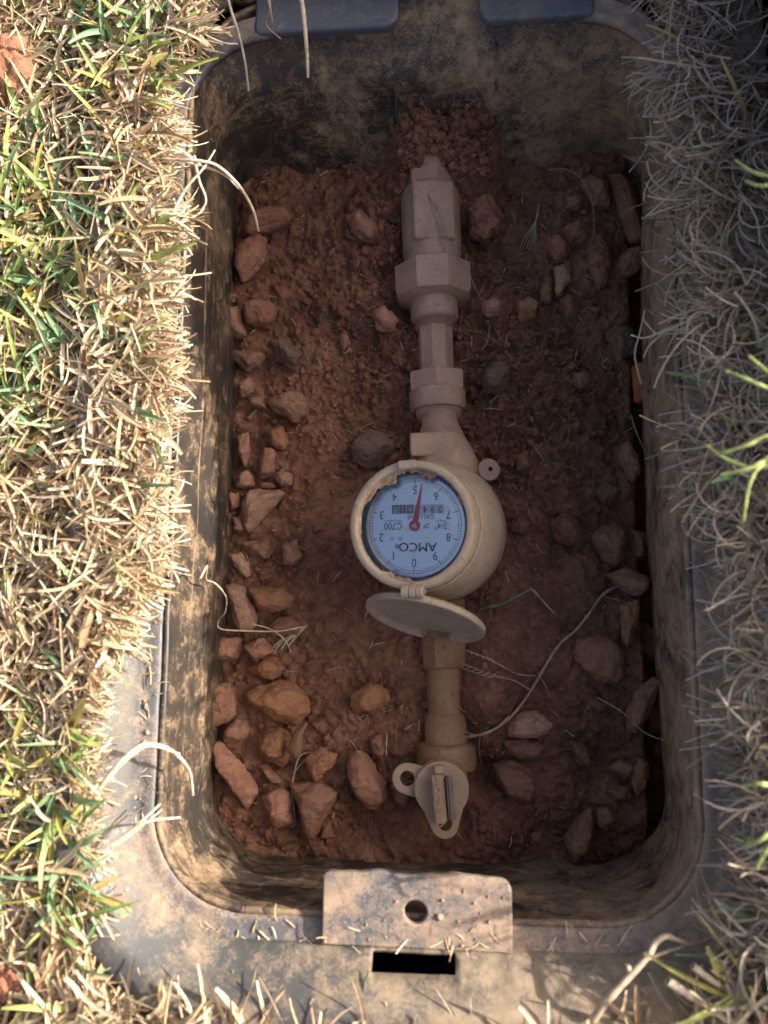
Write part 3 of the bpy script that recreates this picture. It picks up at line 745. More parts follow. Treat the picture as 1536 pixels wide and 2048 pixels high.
# ------------------------------------------------------------------ stones: convex, faceted, one object each
ICO = {}
def ico(sub):
    if sub not in ICO:
        bm = bmesh.new(); bmesh.ops.create_icosphere(bm, subdivisions=sub, radius=1); bm.verts.ensure_lookup_table()
        ICO[sub] = (np.array([v.co[:] for v in bm.verts]), np.array([[v.index for v in f.verts] for f in bm.faces])); bm.free()
    return ICO[sub]
def stone(poly, mat, label, hz=None, lift=0., name='stone', group='stones in the meter pit', cat='stone', k=11, rough=1.):
    seed = len(bpy.data.objects)*13 % 9973
    r = np.random.default_rng(seed)
    c0 = np.mean(np.array(poly), 0); z0 = float(sz(*P(c0[0], c0[1], -.118)[:2]))
    for _ in range(2): z0 = float(sz(*P(c0[0], c0[1], z0)[:2]))
    q0 = np.array([P(a, b_, z0)[:2] for a, b_ in poly]); ext = np.ptp(q0, axis=0)
    ca = np.cov((q0-q0.mean(0)).T); mw = 2*math.sqrt(max(np.linalg.eigvalsh(ca)[0], 1e-8))*1.3
    hz = hz or float(np.clip(.55*mw, .005, .0165))
    zc = z0 + hz*.28 + lift
    q = np.array([P(a, b_, zc)[:2] for a, b_ in poly]); c = q.mean(0); q = q-c
    # order counter-clockwise
    q = q[np.argsort(np.arctan2(q[:, 1], q[:, 0]))]
    pn, pd = [], []
    m_ = len(q)
    for i in range(m_):
        e = q[(i+1) % m_]-q[i]; nv_ = np.array([e[1], -e[0]]); ln = np.linalg.norm(nv_)
        if ln < 1e-6: continue
        nv_ /= ln; d = max(nv_ @ q[i], .0015)
        for nz in (r.uniform(.25, .75), -.3):
            v = np.array([*nv_, nz]); l = np.linalg.norm(v); pn.append(v/l); pd.append(d/l)
    a0 = r.uniform(0, 6.28)
    for i in range(r.integers(2, 4)):
        a = a0+i*2.3+r.uniform(-.4, .4); tl = r.uniform(.1, .5)
        v = np.array([tl*math.cos(a), tl*math.sin(a), 1]); v /= np.linalg.norm(v); pn.append(v); pd.append(hz*r.uniform(.72, 1.0))
    pn.append(np.array([0, 0, -1.])); pd.append(hz*.9)
    pn = np.array(pn); pd = np.array(pd)
    big = max(ext) > .026
    D, T = ico(5 if big else 4)
    D = D*np.array([max(ext[0], .004), max(ext[1], .004), hz*2]); D = D/np.linalg.norm(D, axis=1)[:, None]
    s = np.clip((D @ pn.T)/pd, 0, None); rad = (s**k).sum(1)**(-1/k)
    Pn = D*rad[:, None]; o3 = r.uniform(0, 50, 3)
    size = max(ext)
    dsp = .0011*rough*fbm(Pn[:, 0]*150+o3[1], Pn[:, 1]*150, Pn[:, 2]*150, 3, 15)+.045*size*fbm(Pn[:, 0]*2.6/size+o3[0], Pn[:, 1]*2.6/size+o3[1], Pn[:, 2]*2.6/size+o3[2], 4, seed % 97) + .00045*rough*fbm(Pn[:, 0]*420+o3[0], Pn[:, 1]*420, Pn[:, 2]*420, 3, 5)
    if mat == 'clod': dsp += .0016*fbm(Pn[:, 0]*230+o3[0], Pn[:, 1]*230, Pn[:, 2]*230, 3, 8, .65)
    Pn = Pn + D*dsp[:, None]
    me = mesh_np(name, Pn, T)
    ob = link(name, me, ROCKM[mat], None, label, cat, group); ob.location = (c[0], c[1], zc)
    return ob
ST = [
 # left column, from the far end to the near end
 ('mud', [(484,448),(520,409),(580,415),(586,448),(532,466),(499,478)], 'mud-smoothed stone in the far left corner, nearest the far wall'),
 ('mud', [(463,526),(478,487),(532,469),(559,499),(532,526),(529,550),(481,567)], 'large dark rounded stone at the left wall below the far corner'),
 ('red', [(690,436),(717,418),(759,457),(744,487),(711,478)], 'rounded clay-red stone left of the check valve body'),
 ('mud', [(448,573),(481,594),(454,612)], 'small wedge stone at the left wall under the large dark far stone'),
 ('mud', [(484,606),(541,597),(556,624),(535,657),(499,654)], 'purplish mud-coated stone beside the dark grass tuft at left'),
 ('mud', [(451,615),(481,612),(490,651),(496,672),(454,678)], 'flat muddy stone against the left wall above the smooth pink wedge'),
 ('pink', [(451,699),(480,701),(517,704),(534,716),(522,735),(495,745),(473,726)], 'smooth pink wedge-shaped stone at the left wall'),
 ('grey', [(527,687),(576,677),(610,705),(595,748),(559,728)], 'dark brown block just right of the smooth pink wedge'),
 ('red', [(676,669),(693,663),(702,684),(687,702)], 'small upright orange-red pebble left of the tailpiece'),
 ('red', [(741,624),(768,609),(798,639),(789,666),(753,660)], 'reddish lump left of the union nut skirt'),
 ('pink', [(471,772),(502,755),(510,772),(498,794),(478,796)], 'rounded mauve stone at the left wall beside the grass litter'),
 ('pink', [(532,801),(576,777),(607,787),(617,809),(615,826),(588,845),(539,818)], 'flat-topped pinkish stone, largest above the row of pebbles at left'),
 ('pink', [(497,796),(527,794),(539,821),(498,813)], 'thin flat stone tucked left of the flat-topped pinkish one'),
 ('red', [(473,870),(498,865),(500,918),(490,936),(478,918)], 'upright narrow stone closest to the left wall in the pebble row'),
 ('ochre', [(524,857),(566,853),(578,882),(571,905),(542,892)], 'teardrop ochre stone above the elongated brown one'),
 ('red', [(522,894),(546,896),(556,914),(546,948),(522,962),(510,943),(520,916)], 'elongated brown stone leaning under the teardrop stone'),
 ('red', [(463,953),(498,938),(512,953),(507,975),(471,977)], 'rough dark red lump above the tan triangular stone'),
 ('pale', [(549,948),(566,938),(585,950),(585,970),(559,975)], 'small round pale pebble above the tan triangular stone'),
 ('red', [(520,965),(546,965),(554,975),(522,977)], 'tiny orange chip between the dark red lump and the pale pebble'),
 ('pale', [(498,977),(576,979),(556,1011),(500,1070),(488,1060),(481,1016)], 'bright tan triangular stone with sharp edges at left'),
 ('mud', [(451,987),(478,982),(481,1016),(461,1026)], 'dark stone between the tan triangular stone and the left wall'),
 ('mud', [(446,1031),(466,1026),(466,1065),(449,1089)], 'dark upright sliver against the left wall'),
 ('red', [(466,1031),(485,1031),(490,1062),(468,1065)], 'small brown stone under the lower left edge of the tan triangle'),
 ('red', [(473,1087),(537,1075),(546,1102),(532,1121),(498,1104)], 'clay-coated flat stone below the tan triangular stone'),
 ('red', [(564,1089),(595,1075),(607,1114),(590,1136),(566,1128)], 'half-buried clay-coloured stone in the fine soil left of the meter'),
 ('pale', [(459,1114),(481,1099),(493,1114),(503,1150),(495,1158),(478,1145)], 'slim pale wedge pointing down above the pale slab'),
 ('grey', [(697,900),(712,870),(745,855),(790,880),(795,905),(740,938),(705,922)], 'dark grey stone with clay crust touching the meter at its upper left'),
 # near left heap
 ('ochre', [(494,1174),(570,1171),(594,1193),(582,1220),(545,1229),(515,1220)], 'wide ochre stone right of the pale slab'),
 ('pale', [(442,1171),(461,1162),(491,1174),(503,1202),(518,1232),(515,1259),(479,1265),(461,1223)], 'pale pinkish slab at the left wall under the bent dry stalk'),
 ('mud', [(530,1250),(582,1229),(606,1247),(594,1271),(545,1274)], 'muddy stone under the dry grass tuft'),
 ('red', [(417,1287),(439,1271),(482,1277),(485,1302),(467,1320),(424,1323)], 'ridged brown stone at the left wall below the pale slab'),
 ('mud', [(485,1290),(527,1271),(551,1302),(509,1326)], 'smooth muddy stone below left of the dry grass tuft'),
 ('ochre', [(491,1338),(527,1308),(554,1308),(570,1338),(545,1359),(512,1353)], 'angular ochre stone with a dark right face below the grass tuft'),
 ('ochre', [(488,1386),(521,1368),(570,1359),(612,1377),(624,1411),(606,1444),(588,1462),(551,1441),(497,1423)], 'largest ochre boulder of the near left heap'),
 ('red', [(418,1371),(454,1356),(473,1380),(476,1411),(458,1441),(424,1456),(415,1423)], 'tall rounded brown stone against the left wall beside the largest ochre boulder'),
 ('red', [(442,1462),(467,1438),(497,1438),(500,1462),(473,1492),(445,1486)], 'angular brown stone under the tall rounded one'),
 ('ochre', [(512,1477),(536,1453),(570,1453),(591,1477),(594,1508),(567,1535),(533,1526),(512,1505)], 'round ball-shaped orange-brown stone in the near left heap'),
 ('red', [(421,1483),(439,1480),(473,1517),(515,1565),(521,1592),(497,1623),(482,1620),(455,1574),(427,1538)], 'long dark slab lying along the near left corner'),
 ('mud', [(491,1483),(509,1502),(521,1532),(570,1556),(570,1571),(527,1574),(494,1535)], 'smooth pinkish mud-covered stone between the long slab and the round one'),
 ('ochre', [(612,1520),(642,1492),(676,1508),(663,1541),(630,1568),(618,1550)], 'five-sided pointed stone right of the round orange-brown one'),
 ('red', [(691,1502),(724,1495),(751,1523),(775,1568),(775,1604),(742,1617),(709,1586),(691,1544)], 'big smooth oval boulder left of the valve handle'),
 ('red', [(521,1592),(563,1574),(585,1598),(588,1647),(557,1665),(539,1647)], 'blocky brown stone in the near left corner beside the long slab'),
 ('red', [(576,1565),(618,1559),(672,1586),(663,1623),(624,1680),(609,1671),(591,1617)], 'big triangular brown stone pointing at the near wall'),
 ('ochre', [(645,1644),(663,1641),(666,1674),(639,1677)], 'small greenish-brown stone at the near wall right of the big triangle'),
 ('ochre', [(697,1392),(739,1362),(778,1380),(778,1402),(751,1429),(706,1423)], 'ochre stone alone in the soil left of the outlet pipe'),
 ('clod', [(739,1477),(763,1468),(775,1498),(760,1517),(742,1504)], 'small grainy clay clod above the big oval boulder'),
 ('red', [(778,1570),(800,1552),(826,1562),(832,1592),(812,1618),(786,1606)], 'rounded brown stone under the lock wing of the valve handle'),
 # near right
 ('pale', [(1006,1437),(1042,1422),(1075,1422),(1108,1449),(1099,1470),(1060,1476),(1015,1473)], 'bright split ochre stone beside the dry twig'),
 ('mud', [(982,1527),(1030,1518),(1060,1536),(1078,1578),(1072,1605),(1042,1611),(1000,1584)], 'large dark layered boulder right of the valve handle'),
 ('mud', [(1000,1480),(1060,1478),(1098,1490),(1080,1518),(1020,1514)], 'red clay-caked stone directly under the bright split stone'),
 ('ochre', [(1132,1482),(1162,1479),(1189,1527),(1180,1542),(1156,1527)], 'dark narrow slab leaning down to the right in the near right heap'),
 ('red', [(1216,1536),(1242,1518),(1272,1527),(1269,1554),(1251,1566)], 'smooth-topped brown stone with a pale chipped corner at near right'),
 ('ochre', [(1257,1560),(1278,1512),(1299,1524),(1296,1572),(1272,1599)], 'dark upright stone overhanging the gap in the near right corner'),
 ('red', [(1254,1416),(1278,1368),(1311,1347),(1326,1370),(1305,1410),(1275,1479),(1251,1455)], 'leaf-shaped slab standing against the right wall'),
 ('ochre', [(1293,1410),(1317,1410),(1326,1434),(1317,1464),(1293,1470)], 'rounded dark stone leaning on the leaf-shaped slab'),
 ('red', [(1117,1667),(1150,1638),(1174,1602),(1186,1620),(1180,1703),(1150,1733),(1132,1709)], 'big pointed brown stone standing at the near wall, right'),
 ('mud', [(1195,1614),(1222,1611),(1236,1641),(1213,1658),(1195,1650)], 'small angular dark stone right of the big pointed one'),
 ('mud', [(1210,1578),(1257,1572),(1272,1596),(1233,1605)], 'flat dark stone below the pale-chipped one'),
 ('mud', [(1299,1476),(1347,1464),(1347,1506),(1323,1530),(1299,1518)], 'shadowed lump in the gap by the right wall, nearest the corner'),
 ('ochre', [(1057,1667),(1081,1661),(1084,1688),(1060,1688)], 'small orange-faced stone in the smooth mud at the near wall'),
 # right side
 ('mud', [(1145,1274),(1212,1269),(1250,1298),(1256,1348),(1233,1374),(1192,1362),(1145,1327)], 'big mud-buried stone right of the dry twig'),
 ('red', [(1180,1078),(1198,1049),(1233,1046),(1253,1078),(1250,1122),(1227,1137),(1198,1110)], 'largest rounded brown stone at the middle of the right side'),
 ('red', [(1212,1151),(1248,1137),(1291,1143),(1303,1160),(1283,1192),(1245,1184)], 'angular red-brown stone touching the tip of the dry twig'),
 ('mud', [(1236,900),(1256,870),(1280,911),(1283,946),(1265,973),(1245,946)], 'upright oval stone by the right wall level with the meter neck'),
 ('grey', [(1189,982),(1212,961),(1245,982),(1236,1002),(1204,1011)], 'dark greenish-brown pebble above the largest right-hand stone'),
 ('mud', [(1098,1043),(1127,1023),(1157,1043),(1168,1081),(1145,1093),(1110,1078)], 'mud-coated stone left of the largest right-hand stone'),
 ('mud', [(1013,1049),(1037,1028),(1066,1046),(1051,1067),(1022,1067)], 'small purple-brown pebble right of the meter body'),
 ('ochre', [(1239,1210),(1277,1198),(1280,1225),(1265,1283),(1250,1295),(1242,1269)], 'narrow downward-pointing stone below the twig tip'),
 ('red', [(1268,1269),(1289,1239),(1315,1269),(1321,1307),(1297,1327),(1259,1318)], 'shadowed pyramid-shaped stone deep by the right wall'),
 ('ochre', [(1028,911),(1057,900),(1060,938),(1034,941)], 'small ochre chip right of the sealing ear'),
 ('mud', [(1253,1050),(1290,1070),(1296,1120),(1262,1130)], 'dark stone wedged between the largest right-hand stone and the wall'),
 # far right
 ('clod', [(938,428),(945,404),(967,385),(984,393),(1006,437),(1003,464),(967,486),(938,470)], 'grainy red clay clod right of the valve body'),
 ('ochre', [(1213,349),(1241,344),(1268,382),(1287,453),(1285,480),(1249,480),(1235,437),(1224,382)], 'tall dark slab leaning at the far right wall'),
 ('mud', [(1153,360),(1186,349),(1213,363),(1224,415),(1186,415)], 'dark stone left of the tall far-right slab'),
 ('mud', [(1129,393),(1159,387),(1170,409),(1153,420),(1131,415)], 'small dark lump in the far right mud'),
 ('mud', [(1227,519),(1263,489),(1287,491),(1290,532),(1254,557),(1219,546)], 'smooth dark rounded stone below the tall far-right slab'),
 ('clod', [(1120,460),(1150,446),(1175,455),(1172,480),(1140,488)], 'clay lump bridging over the dark hollow at far right'),
 ('clod', [(1172,470),(1205,462),(1222,500),(1217,560),(1192,578),(1176,520)], 'long red clay ridge beside the smooth dark rounded stone'),
 ('pale', [(1107,532),(1129,527),(1140,557),(1126,590),(1112,587)], 'split stone with a bright orange top edge at far right'),
 ('red', [(1077,584),(1093,549),(1107,563),(1104,609),(1082,606)], 'pointed pinkish stone left of the bright-edged split stone'),
 ('mud', [(1088,478),(1115,470),(1142,491),(1137,519),(1110,524)], 'muddy stone above the bright-edged split stone'),
 ('red', [(959,606),(981,593),(1008,606),(1003,631),(970,634)], 'round clay-coated pebble right of the union nut'),
 ('ochre', [(1028,609),(1055,595),(1077,609),(1071,639),(1038,645)], 'round dark pebble below the pointed pinkish stone'),
 ('grey', [(959,754),(986,721),(1017,718),(1025,751),(1006,787),(967,784)], 'smooth dark grey stone right of the coupling nut'),
 ('grey', [(1208,669),(1230,650),(1268,655),(1276,705),(1235,727)], 'flat grey-brown stone at the right wall above the brick piece'),
 ('mud', [(1145,748),(1170,737),(1183,759),(1164,781),(1145,770)], 'small muddy pebble right of the clay crumb heap'),
 ('mud', [(1118,600),(1150,590),(1160,630),(1130,640)], 'brown stone below the bright-edged split stone'),
]
for m_, pl_, lb_ in ST:
    clod = m_ == 'clod'
    stone(pl_, m_, lb_, name='clay_clod' if clod else 'stone', cat='clay clod' if clod else 'stone', group='clay clods in the meter pit' if clod else 'stones in the meter pit', k=11 if m_ == 'mud' else 16, lift=(.0052 if m_ == 'mud' else .0042) if not clod else .002)
def lawn_clod(poly, z, label):
    seed = 4711; r = np.random.default_rng(seed); q = np.array([P(a, b_, z)[:2] for a, b_ in poly]); c = q.mean(0); ext = np.ptp(q, axis=0)
    D, T = ico(5); Pn = D*np.array([ext[0]/2, ext[1]/2, .014])
    Pn = Pn + D*(.005*fbm(Pn[:, 0]*60, Pn[:, 1]*60, Pn[:, 2]*60+3, 4, 17)+.0018*fbm(Pn[:, 0]*260, Pn[:, 1]*260, Pn[:, 2]*260, 3, 18))[:, None]
    o = link('clay_clod', mesh_np('clay_clod', Pn, T), M_CLOD, None, label, 'clay clod', 'clay clods on the lawn'); o.location = (c[0], c[1], z)
lawn_clod([(-30,80),(30,75),(62,120),(40,200),(-30,230)], .02, 'sunlit orange clay lump in the grass at the far left edge')
lawn_clod([(0,1890),(70,1920),(60,1990),(-20,2010)], .016, 'orange clay lump in the straw at the near left edge')
# brick piece standing at the right wall
bp = Vector(P(1281, 766, -.112))
bm = bmesh.new(); bmesh.ops.create_cube(bm, size=1)
for v in bm.verts: v.co = Vector((v.co.x*.0085, v.co.y*.03, v.co.z*.016)) + Vector((.0008*math.sin(v.co.y*9), 0, 0))
bmesh.ops.bevel(bm, geom=bm.edges[:], offset=.0009, segments=2, affect='EDGES')
bmesh.ops.subdivide_edges(bm, edges=[e for e in bm.edges if e.calc_length() > .006], cuts=3, use_grid_fill=True)
for v in bm.verts: v.co += Vector(v.co).normalized()*.0004*float(vnoise(np.array(v.co.x*400), np.array(v.co.y*300), np.array(v.co.z*300), 3))
M_BRICK = mat_rock('orange_brick', (.42, .15, .06), (.36, .12, .05), .25)
o = link('brick_piece', me_bm('brick_piece', bm), M_BRICK, None, 'orange brick fragment standing at the right wall', 'brick'); o.location = bp; o.rotation_euler = (.1, .05, .02); autosmooth(o)

# crumbs of clay: nobody could count them
def crumbs(name, X, Y, Z, Sz, mat, label, seed):
    r = np.random.default_rng(seed); D, T = ico(2); n = len(X); nvv = len(D)
    jit = 1+.35*r.uniform(-1, 1, (n, nvv, 1)); sq = r.uniform(.6, 1.15, (n, 1, 3))
    V = D[None]*jit*sq*np.asarray(Sz)[:, None, None]; V += np.stack([X, Y, Z], -1)[:, None, :]
    T2 = (T[None]+np.arange(n)[:, None, None]*nvv).reshape(-1, 3)
    return link(name, mesh_np(name, V.reshape(-1, 3), T2), mat, None, label, 'soil crumbs', None, 'stuff')
n = 15000; X = rng.uniform(XL+.004, XR-.004, n); Y = rng.uniform(YB+.004, YT, n)
px, py = to_px(X, Y, np.full(n, -.12))
dens = np.clip(.12+1.*gs(px, py, 830, 560, 170, 240)+.9*gs(px, py, 1060, 760, 140, 120)+.9*gs(px, py, 890, 280, 110, 80)+.7*gs(px, py, 680, 850, 80, 140)+.4*gs(px, py, 1000, 950, 140, 140), 0, 1)
kp = rng.uniform(0, 1, n) < dens; X, Y = X[kp], Y[kp]
s_ = np.clip(rng.lognormal(math.log(.0011), .5, len(X)), .0005, .0042)
crumbs('soil_crumbs', X, Y, sz(X, Y)+s_*.35, s_, M_CLOD, 'loose red clay crumbs scattered over the pit floor', 3)
# packed crumbs filling the arch in the far wall
n = 900; X = rng.uniform(ARX-ARW, ARX+ARW, n); Y = rng.uniform(.37, .405, n); s_ = np.clip(rng.lognormal(math.log(.0015), .55, n), .0006, .0045)
crumbs('arch_crumbs', X, Y, sz(X, Y)+s_*.2, s_, M_SOIL, 'packed clay crumbs filling the arch in the far wall', 4)
# dirt grains lying on the rim and tab
X = np.concatenate([rng.uniform(ta[0], XR-.05, 70), rng.normal(XL-.009, .003, 60)]); Y = np.concatenate([YB-.012+rng.uniform(0, .033, 70), rng.uniform(YB+.06, .1, 60)])
on_tab = (X > ta[0]+.002) & (X < tb_[0]-.002) & (Y < tc[1]-.003); ok = (on_tab | (Y < YB-.003) | (X < XL-.003)) & (np.hypot(X-hx[0], Y-hx[1]) > .0085)
X, Y = X[ok], Y[ok]; Zz = np.where(on_tab[ok] & (Y > YB-LW), .0062, .0004); s_ = np.clip(rng.lognormal(math.log(.0006), .5, len(X)), .0003, .0018)
crumbs('rim_grit', X, Y, Zz+s_*.4, s_, M_SILT, 'grains of clay lying on the near and left rim', 5)

# ------------------------------------------------------------------ grass blades as strips
def blades(name, base, az, el, length, width, droop, color, label, cat, segs=5, curl=None, fold=.25, mat=M_BLADE, tipw=.25):
    n = len(base); V = np.zeros((n, segs+1, 3, 3)); Cc = np.zeros((n, segs+1, 3, 3))
    pos = base.copy(); a = az.copy(); e = el.copy(); roll = rng.uniform(-1.2, 1.2, n)
    curl = np.zeros(n) if curl is None else curl
    for j in range(segs+1):
        t = j/segs
        d = np.stack([np.cos(e)*np.cos(a), np.cos(e)*np.sin(a), np.sin(e)], -1)
        s = np.stack([-np.sin(a), np.cos(a), np.zeros(n)], -1); up_ = np.cross(d, s)
        sd = s*np.cos(roll)[:, None]+up_*np.sin(roll)[:, None]; nm = -s*np.sin(roll)[:, None]+up_*np.cos(roll)[:, None]
        wj = width*(1-(1-tipw)*t**2.2)*(.75+.25*min(1, t*4))
        V[:, j, 0] = pos-sd*wj[:, None]/2; V[:, j, 2] = pos+sd*wj[:, None]/2; V[:, j, 1] = pos-nm*(wj*fold)[:, None]
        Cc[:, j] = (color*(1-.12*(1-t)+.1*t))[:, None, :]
        pos = pos+d*(length/segs)[:, None]; a = a+curl/segs; e = e-droop/segs
    idx = np.arange(n)[:, None, None]*(segs+1)*3
    j = np.arange(segs)[None, :, None]*3; k_ = np.arange(2)[None, None, :]
    b0 = idx+j+k_
    Fq = np.stack([b0, b0+1, b0+4, b0+3], -1).reshape(-1, 4)
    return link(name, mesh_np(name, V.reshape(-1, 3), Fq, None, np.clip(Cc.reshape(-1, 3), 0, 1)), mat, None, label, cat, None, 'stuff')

LB = np.array([(0, 400), (60, 405), (120, 360), (200, 335), (300, 345), (500, 345), (700, 338), (900, 325), (1050, 318), (1150, 295), (1250, 250), (1350, 205), (1500, 165), (1600, 165), (1750, 170), (1850, 185), (1950, 215), (2048, 240)], float)
RB = np.array([(0, 1345), (100, 1365), (300, 1390), (500, 1402), (620, 1425), (800, 1450), (1000, 1462), (1150, 1488), (1300, 1508), (1450, 1520), (1600, 1528), (1750, 1530), (1850, 1512), (1930, 1440), (2048, 1400)], float)
def left_edge(py): return np.interp(py, LB[:, 0], LB[:, 1])
def right_edge(py): return np.interp(py, RB[:, 0], RB[:, 1])
def near_edge(px): return np.interp(px, [0, 230, 420, 700, 950, 1150, 1300, 1536], [1920, 1960, 2010, 2045, 2075, 2055, 2025, 1985])
def turf_mask(x, y, m=0.):
    px, py = to_px(x, y, np.full_like(x, .025))
    l = px < left_edge(np.clip(py, 0, 2048))-m; r = px > right_edge(np.clip(py, 0, 2048))+m; b_ = py > near_edge(np.clip(px, 0, 1536))+m
    outer = (np.maximum(np.abs(x+.018)-.222, 0)+np.maximum(np.abs(y-.12)-.355, 0)) > 0
    t = (py < -45-m)
    return l, r, b_, (t & outer) , px, py
def surf_z(x, y):
    """top of whatever carries the grass: flange near the box, ground beyond"""
    inside = (np.abs(x+.018) < .17+.053) & (np.abs(y-.12) < .3+.053)
    return np.where(inside, .0246, np.maximum(ground_z(x, y), .012))
def green_p(px, py, x, y):
    g = .05+.75*gs(px, py, 50, 380, 120, 140)+.7*gs(px, py, 30, 620, 90, 110)+.5*gs(px, py, 20, 800, 80, 80)+.7*gs(px, py, 230, 60, 120, 90)+.6*gs(px, py, 330, 150, 60, 60)
    g = g+.85*gs(px, py, 70, 1560, 110, 110)+.85*gs(px, py, 110, 1720, 100, 110)+.5*gs(px, py, 190, 1650, 60, 100)+.35*gs(px, py, 190, 650, 60, 40)+.3*gs(px, py, 150, 500, 100, 60)
    out = (px < -60) | (px > 1600) | (py < -80) | (py > 2120)
    g = np.where(px > 1380, .06+.5*gs(px, py, 1530, 900, 50, 90)+.3*gs(px, py, 1500, 1980, 80, 60), g)
    return np.where(out, np.clip(.3+.5*fbm(x*5, y*5, 0., 2, 91), .05, .8), g)
def pick(cols, n, j=.14):
    cols = np.array(cols); c = cols[rng.integers(0, len(cols), n)]*.93
    return c*(1+rng.uniform(-j, j, (n, 1)))*(1+rng.uniform(-.04, .04, (n, 3)))
STRAW = [(.68, .54, .35), (.58, .43, .26), (.76, .65, .47), (.46, .31, .18), (.64, .52, .38), (.72, .56, .34)]
SHADY = [(.46, .37, .27), (.36, .28, .2), (.56, .47, .36), (.26, .19, .13), (.44, .37, .3)]  # greyer, darker straw for the right side, its shade put into the colour
GREEN = [(.26, .38, .12), (.2, .34, .15), (.34, .45, .14), (.28, .42, .22), (.42, .47, .13), (.22, .38, .2)]
def scatter(n, x0, x1, y0, y1):
    return rng.uniform(x0, x1, n), rng.uniform(y0, y1, n)
# straw and green, dense round the frame
def lay(nm, n, win, green, m, label, cat, lo, wd, sparse=False):
    x, y = scatter(n, *win); l, r, b_, t, px, py = turf_mask(x, y, m); ok = l | r | b_ | t
    gp = green_p(px, py, x, y); ok &= (rng.uniform(0, 1, n) < (np.clip(gp*1.25, 0, 1) if green else (1-.75*np.clip(gp, 0, 1))*np.where((px > 1380) & (py < 1900) & (px < 1700), .4, 1.)))
    x, y, px, py, l, r, b_ = [q[ok] for q in (x, y, px, py, l, r, b_)]; n = len(x)
    right = r & ~b_ & (x > .1) | ((px > 1380) & (py < 1900))
    z = surf_z(x, y)+rng.uniform(-.001, .006 if green else .014, n)
    az = rng.uniform(0, 2*math.pi, n)
    # near the opening the stems lean over the edge
    el_ = left_edge(np.clip(py, 0, 2048)); near = np.exp(-np.clip(el_-px, 0, 999)/70.)*(px < 800)*(py < 1950)
    az = np.where(rng.uniform(0, 1, n) < near*.75, rng.normal(-.15, .55, n), az)
    nr_ = np.exp(-np.clip(px-right_edge(np.clip(py, 0, 2048)), 0, 999)/90.)*(px > 1000)
    az = np.where(rng.uniform(0, 1, n) < nr_*.7, rng.normal(math.pi+.1, .7, n), az)
    nb = np.exp(-np.clip(py-near_edge(np.clip(px, 0, 1536)), 0, 999)/60.)*(py > 1850)
    az = np.where(rng.uniform(0, 1, n) < nb*.5, rng.normal(math.pi/2, .7, n), az)
    ln = rng.uniform(*lo, n)*np.where(right, 1.25, 1.); w_ = rng.uniform(*wd, n)*np.where(right & (not green), .72, 1.)*np.where(rng.uniform(0, 1, n) < .12, 1.45, 1.)
    if green:
        e = rng.uniform(.2, 1.05, n); dr = rng.uniform(.2, 1.3, n); c = pick(GREEN, n)
        yel = rng.uniform(0, 1, n) < .18; c[yel] = pick([(.5, .44, .12), (.58, .42, .16)], yel.sum())
        cu = rng.normal(0, .3, n)
    else:
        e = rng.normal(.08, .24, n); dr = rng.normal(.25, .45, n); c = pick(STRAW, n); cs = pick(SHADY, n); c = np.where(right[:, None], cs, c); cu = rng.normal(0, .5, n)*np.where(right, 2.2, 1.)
        short = (near > .45) & (el_-px < 30); ln = np.where(short, ln*.7, ln)
    return blades(nm, np.stack([x, y, z], -1), az, e, ln, w_, dr, c, label, cat, 4 if sparse else 5, cu, .3 if green else .4, M_BLADE, .3 if green else .5)
WIN = (-.46, .44, -.36, .6)
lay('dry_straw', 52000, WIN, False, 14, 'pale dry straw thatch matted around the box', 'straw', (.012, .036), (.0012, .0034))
lay('green_grass', 24000, WIN, True, 10, 'short green grass growing through the straw', 'grass', (.018, .044), (.0026, .0052))
def edge(nm, n, side, label):
    py = rng.uniform(-60, 2060 if side < 0 else 1900, n); cl = fbm(py/55., 0*py+side, 0., 3, 71)
    d = rng.exponential(55 if side < 0 else 70, n)
    jit = 22*fbm(py/40., 0*py+5, 0., 2, 72)
    px = left_edge(np.clip(py, 0, 2048))-14-d+jit if side < 0 else right_edge(np.clip(py, 0, 2048))+8+d+jit*1.5
    ok = rng.uniform(-.9, .9, n) < cl+.35; py, px, d = py[ok], px[ok], d[ok]; n = len(px)
    z = rng.uniform(.012, .03, n) if side < 0 else rng.uniform(.016, .05, n)
    b_ = np.array([P(a, c, e) for a, c, e in zip(px, py, z)])
    if side < 0:
        az = rng.normal(-.2, 1.0, n); c = pick(STRAW, n); ln = rng.uniform(.008, .03, n); w_ = rng.uniform(.0007, .0022, n); e = rng.normal(-.02, .2, n); dr = rng.normal(.15, .4, n); cu = rng.normal(0, .9, n)
    else:
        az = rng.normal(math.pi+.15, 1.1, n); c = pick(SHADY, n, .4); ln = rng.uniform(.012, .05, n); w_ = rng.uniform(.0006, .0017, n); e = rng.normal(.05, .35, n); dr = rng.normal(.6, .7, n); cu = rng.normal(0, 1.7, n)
    return blades(nm, b_, az, e, ln, w_, dr, c, label, 'straw', 7, cu, .4, M_STALK, .65)
edge('overhanging_straw', 8000, -1, 'pale straw ends combed over the left rim')
edge('overhanging_roots', 6500, 1, 'grey straw and roots overhanging the right rim, shade put into their colour')
def far_lay(nm, n, green, label, cat):
    x, y = scatter(n, -1.5, 1.5, -1.4, 1.6); ok = ~((x > -.44) & (x < .42) & (y > -.34) & (y < .58)); x, y = x[ok], y[ok]; n = len(x)
    c = pick(GREEN if green else STRAW, n)
    return blades(nm, np.stack([x, y, ground_z(x, y)], -1), rng.uniform(0, 6.28, n), rng.uniform(.1, 1.1, n), rng.uniform(.02, .05, n), rng.uniform(.002, .004, n), rng.uniform(.2, 1.3, n), c, label, cat, 3)
far_lay('outer_straw', 26000, False, 'straw of the lawn beyond the box surroundings', 'straw')
far_lay('outer_grass', 24000, True, 'green grass of the lawn beyond the box surroundings', 'grass')
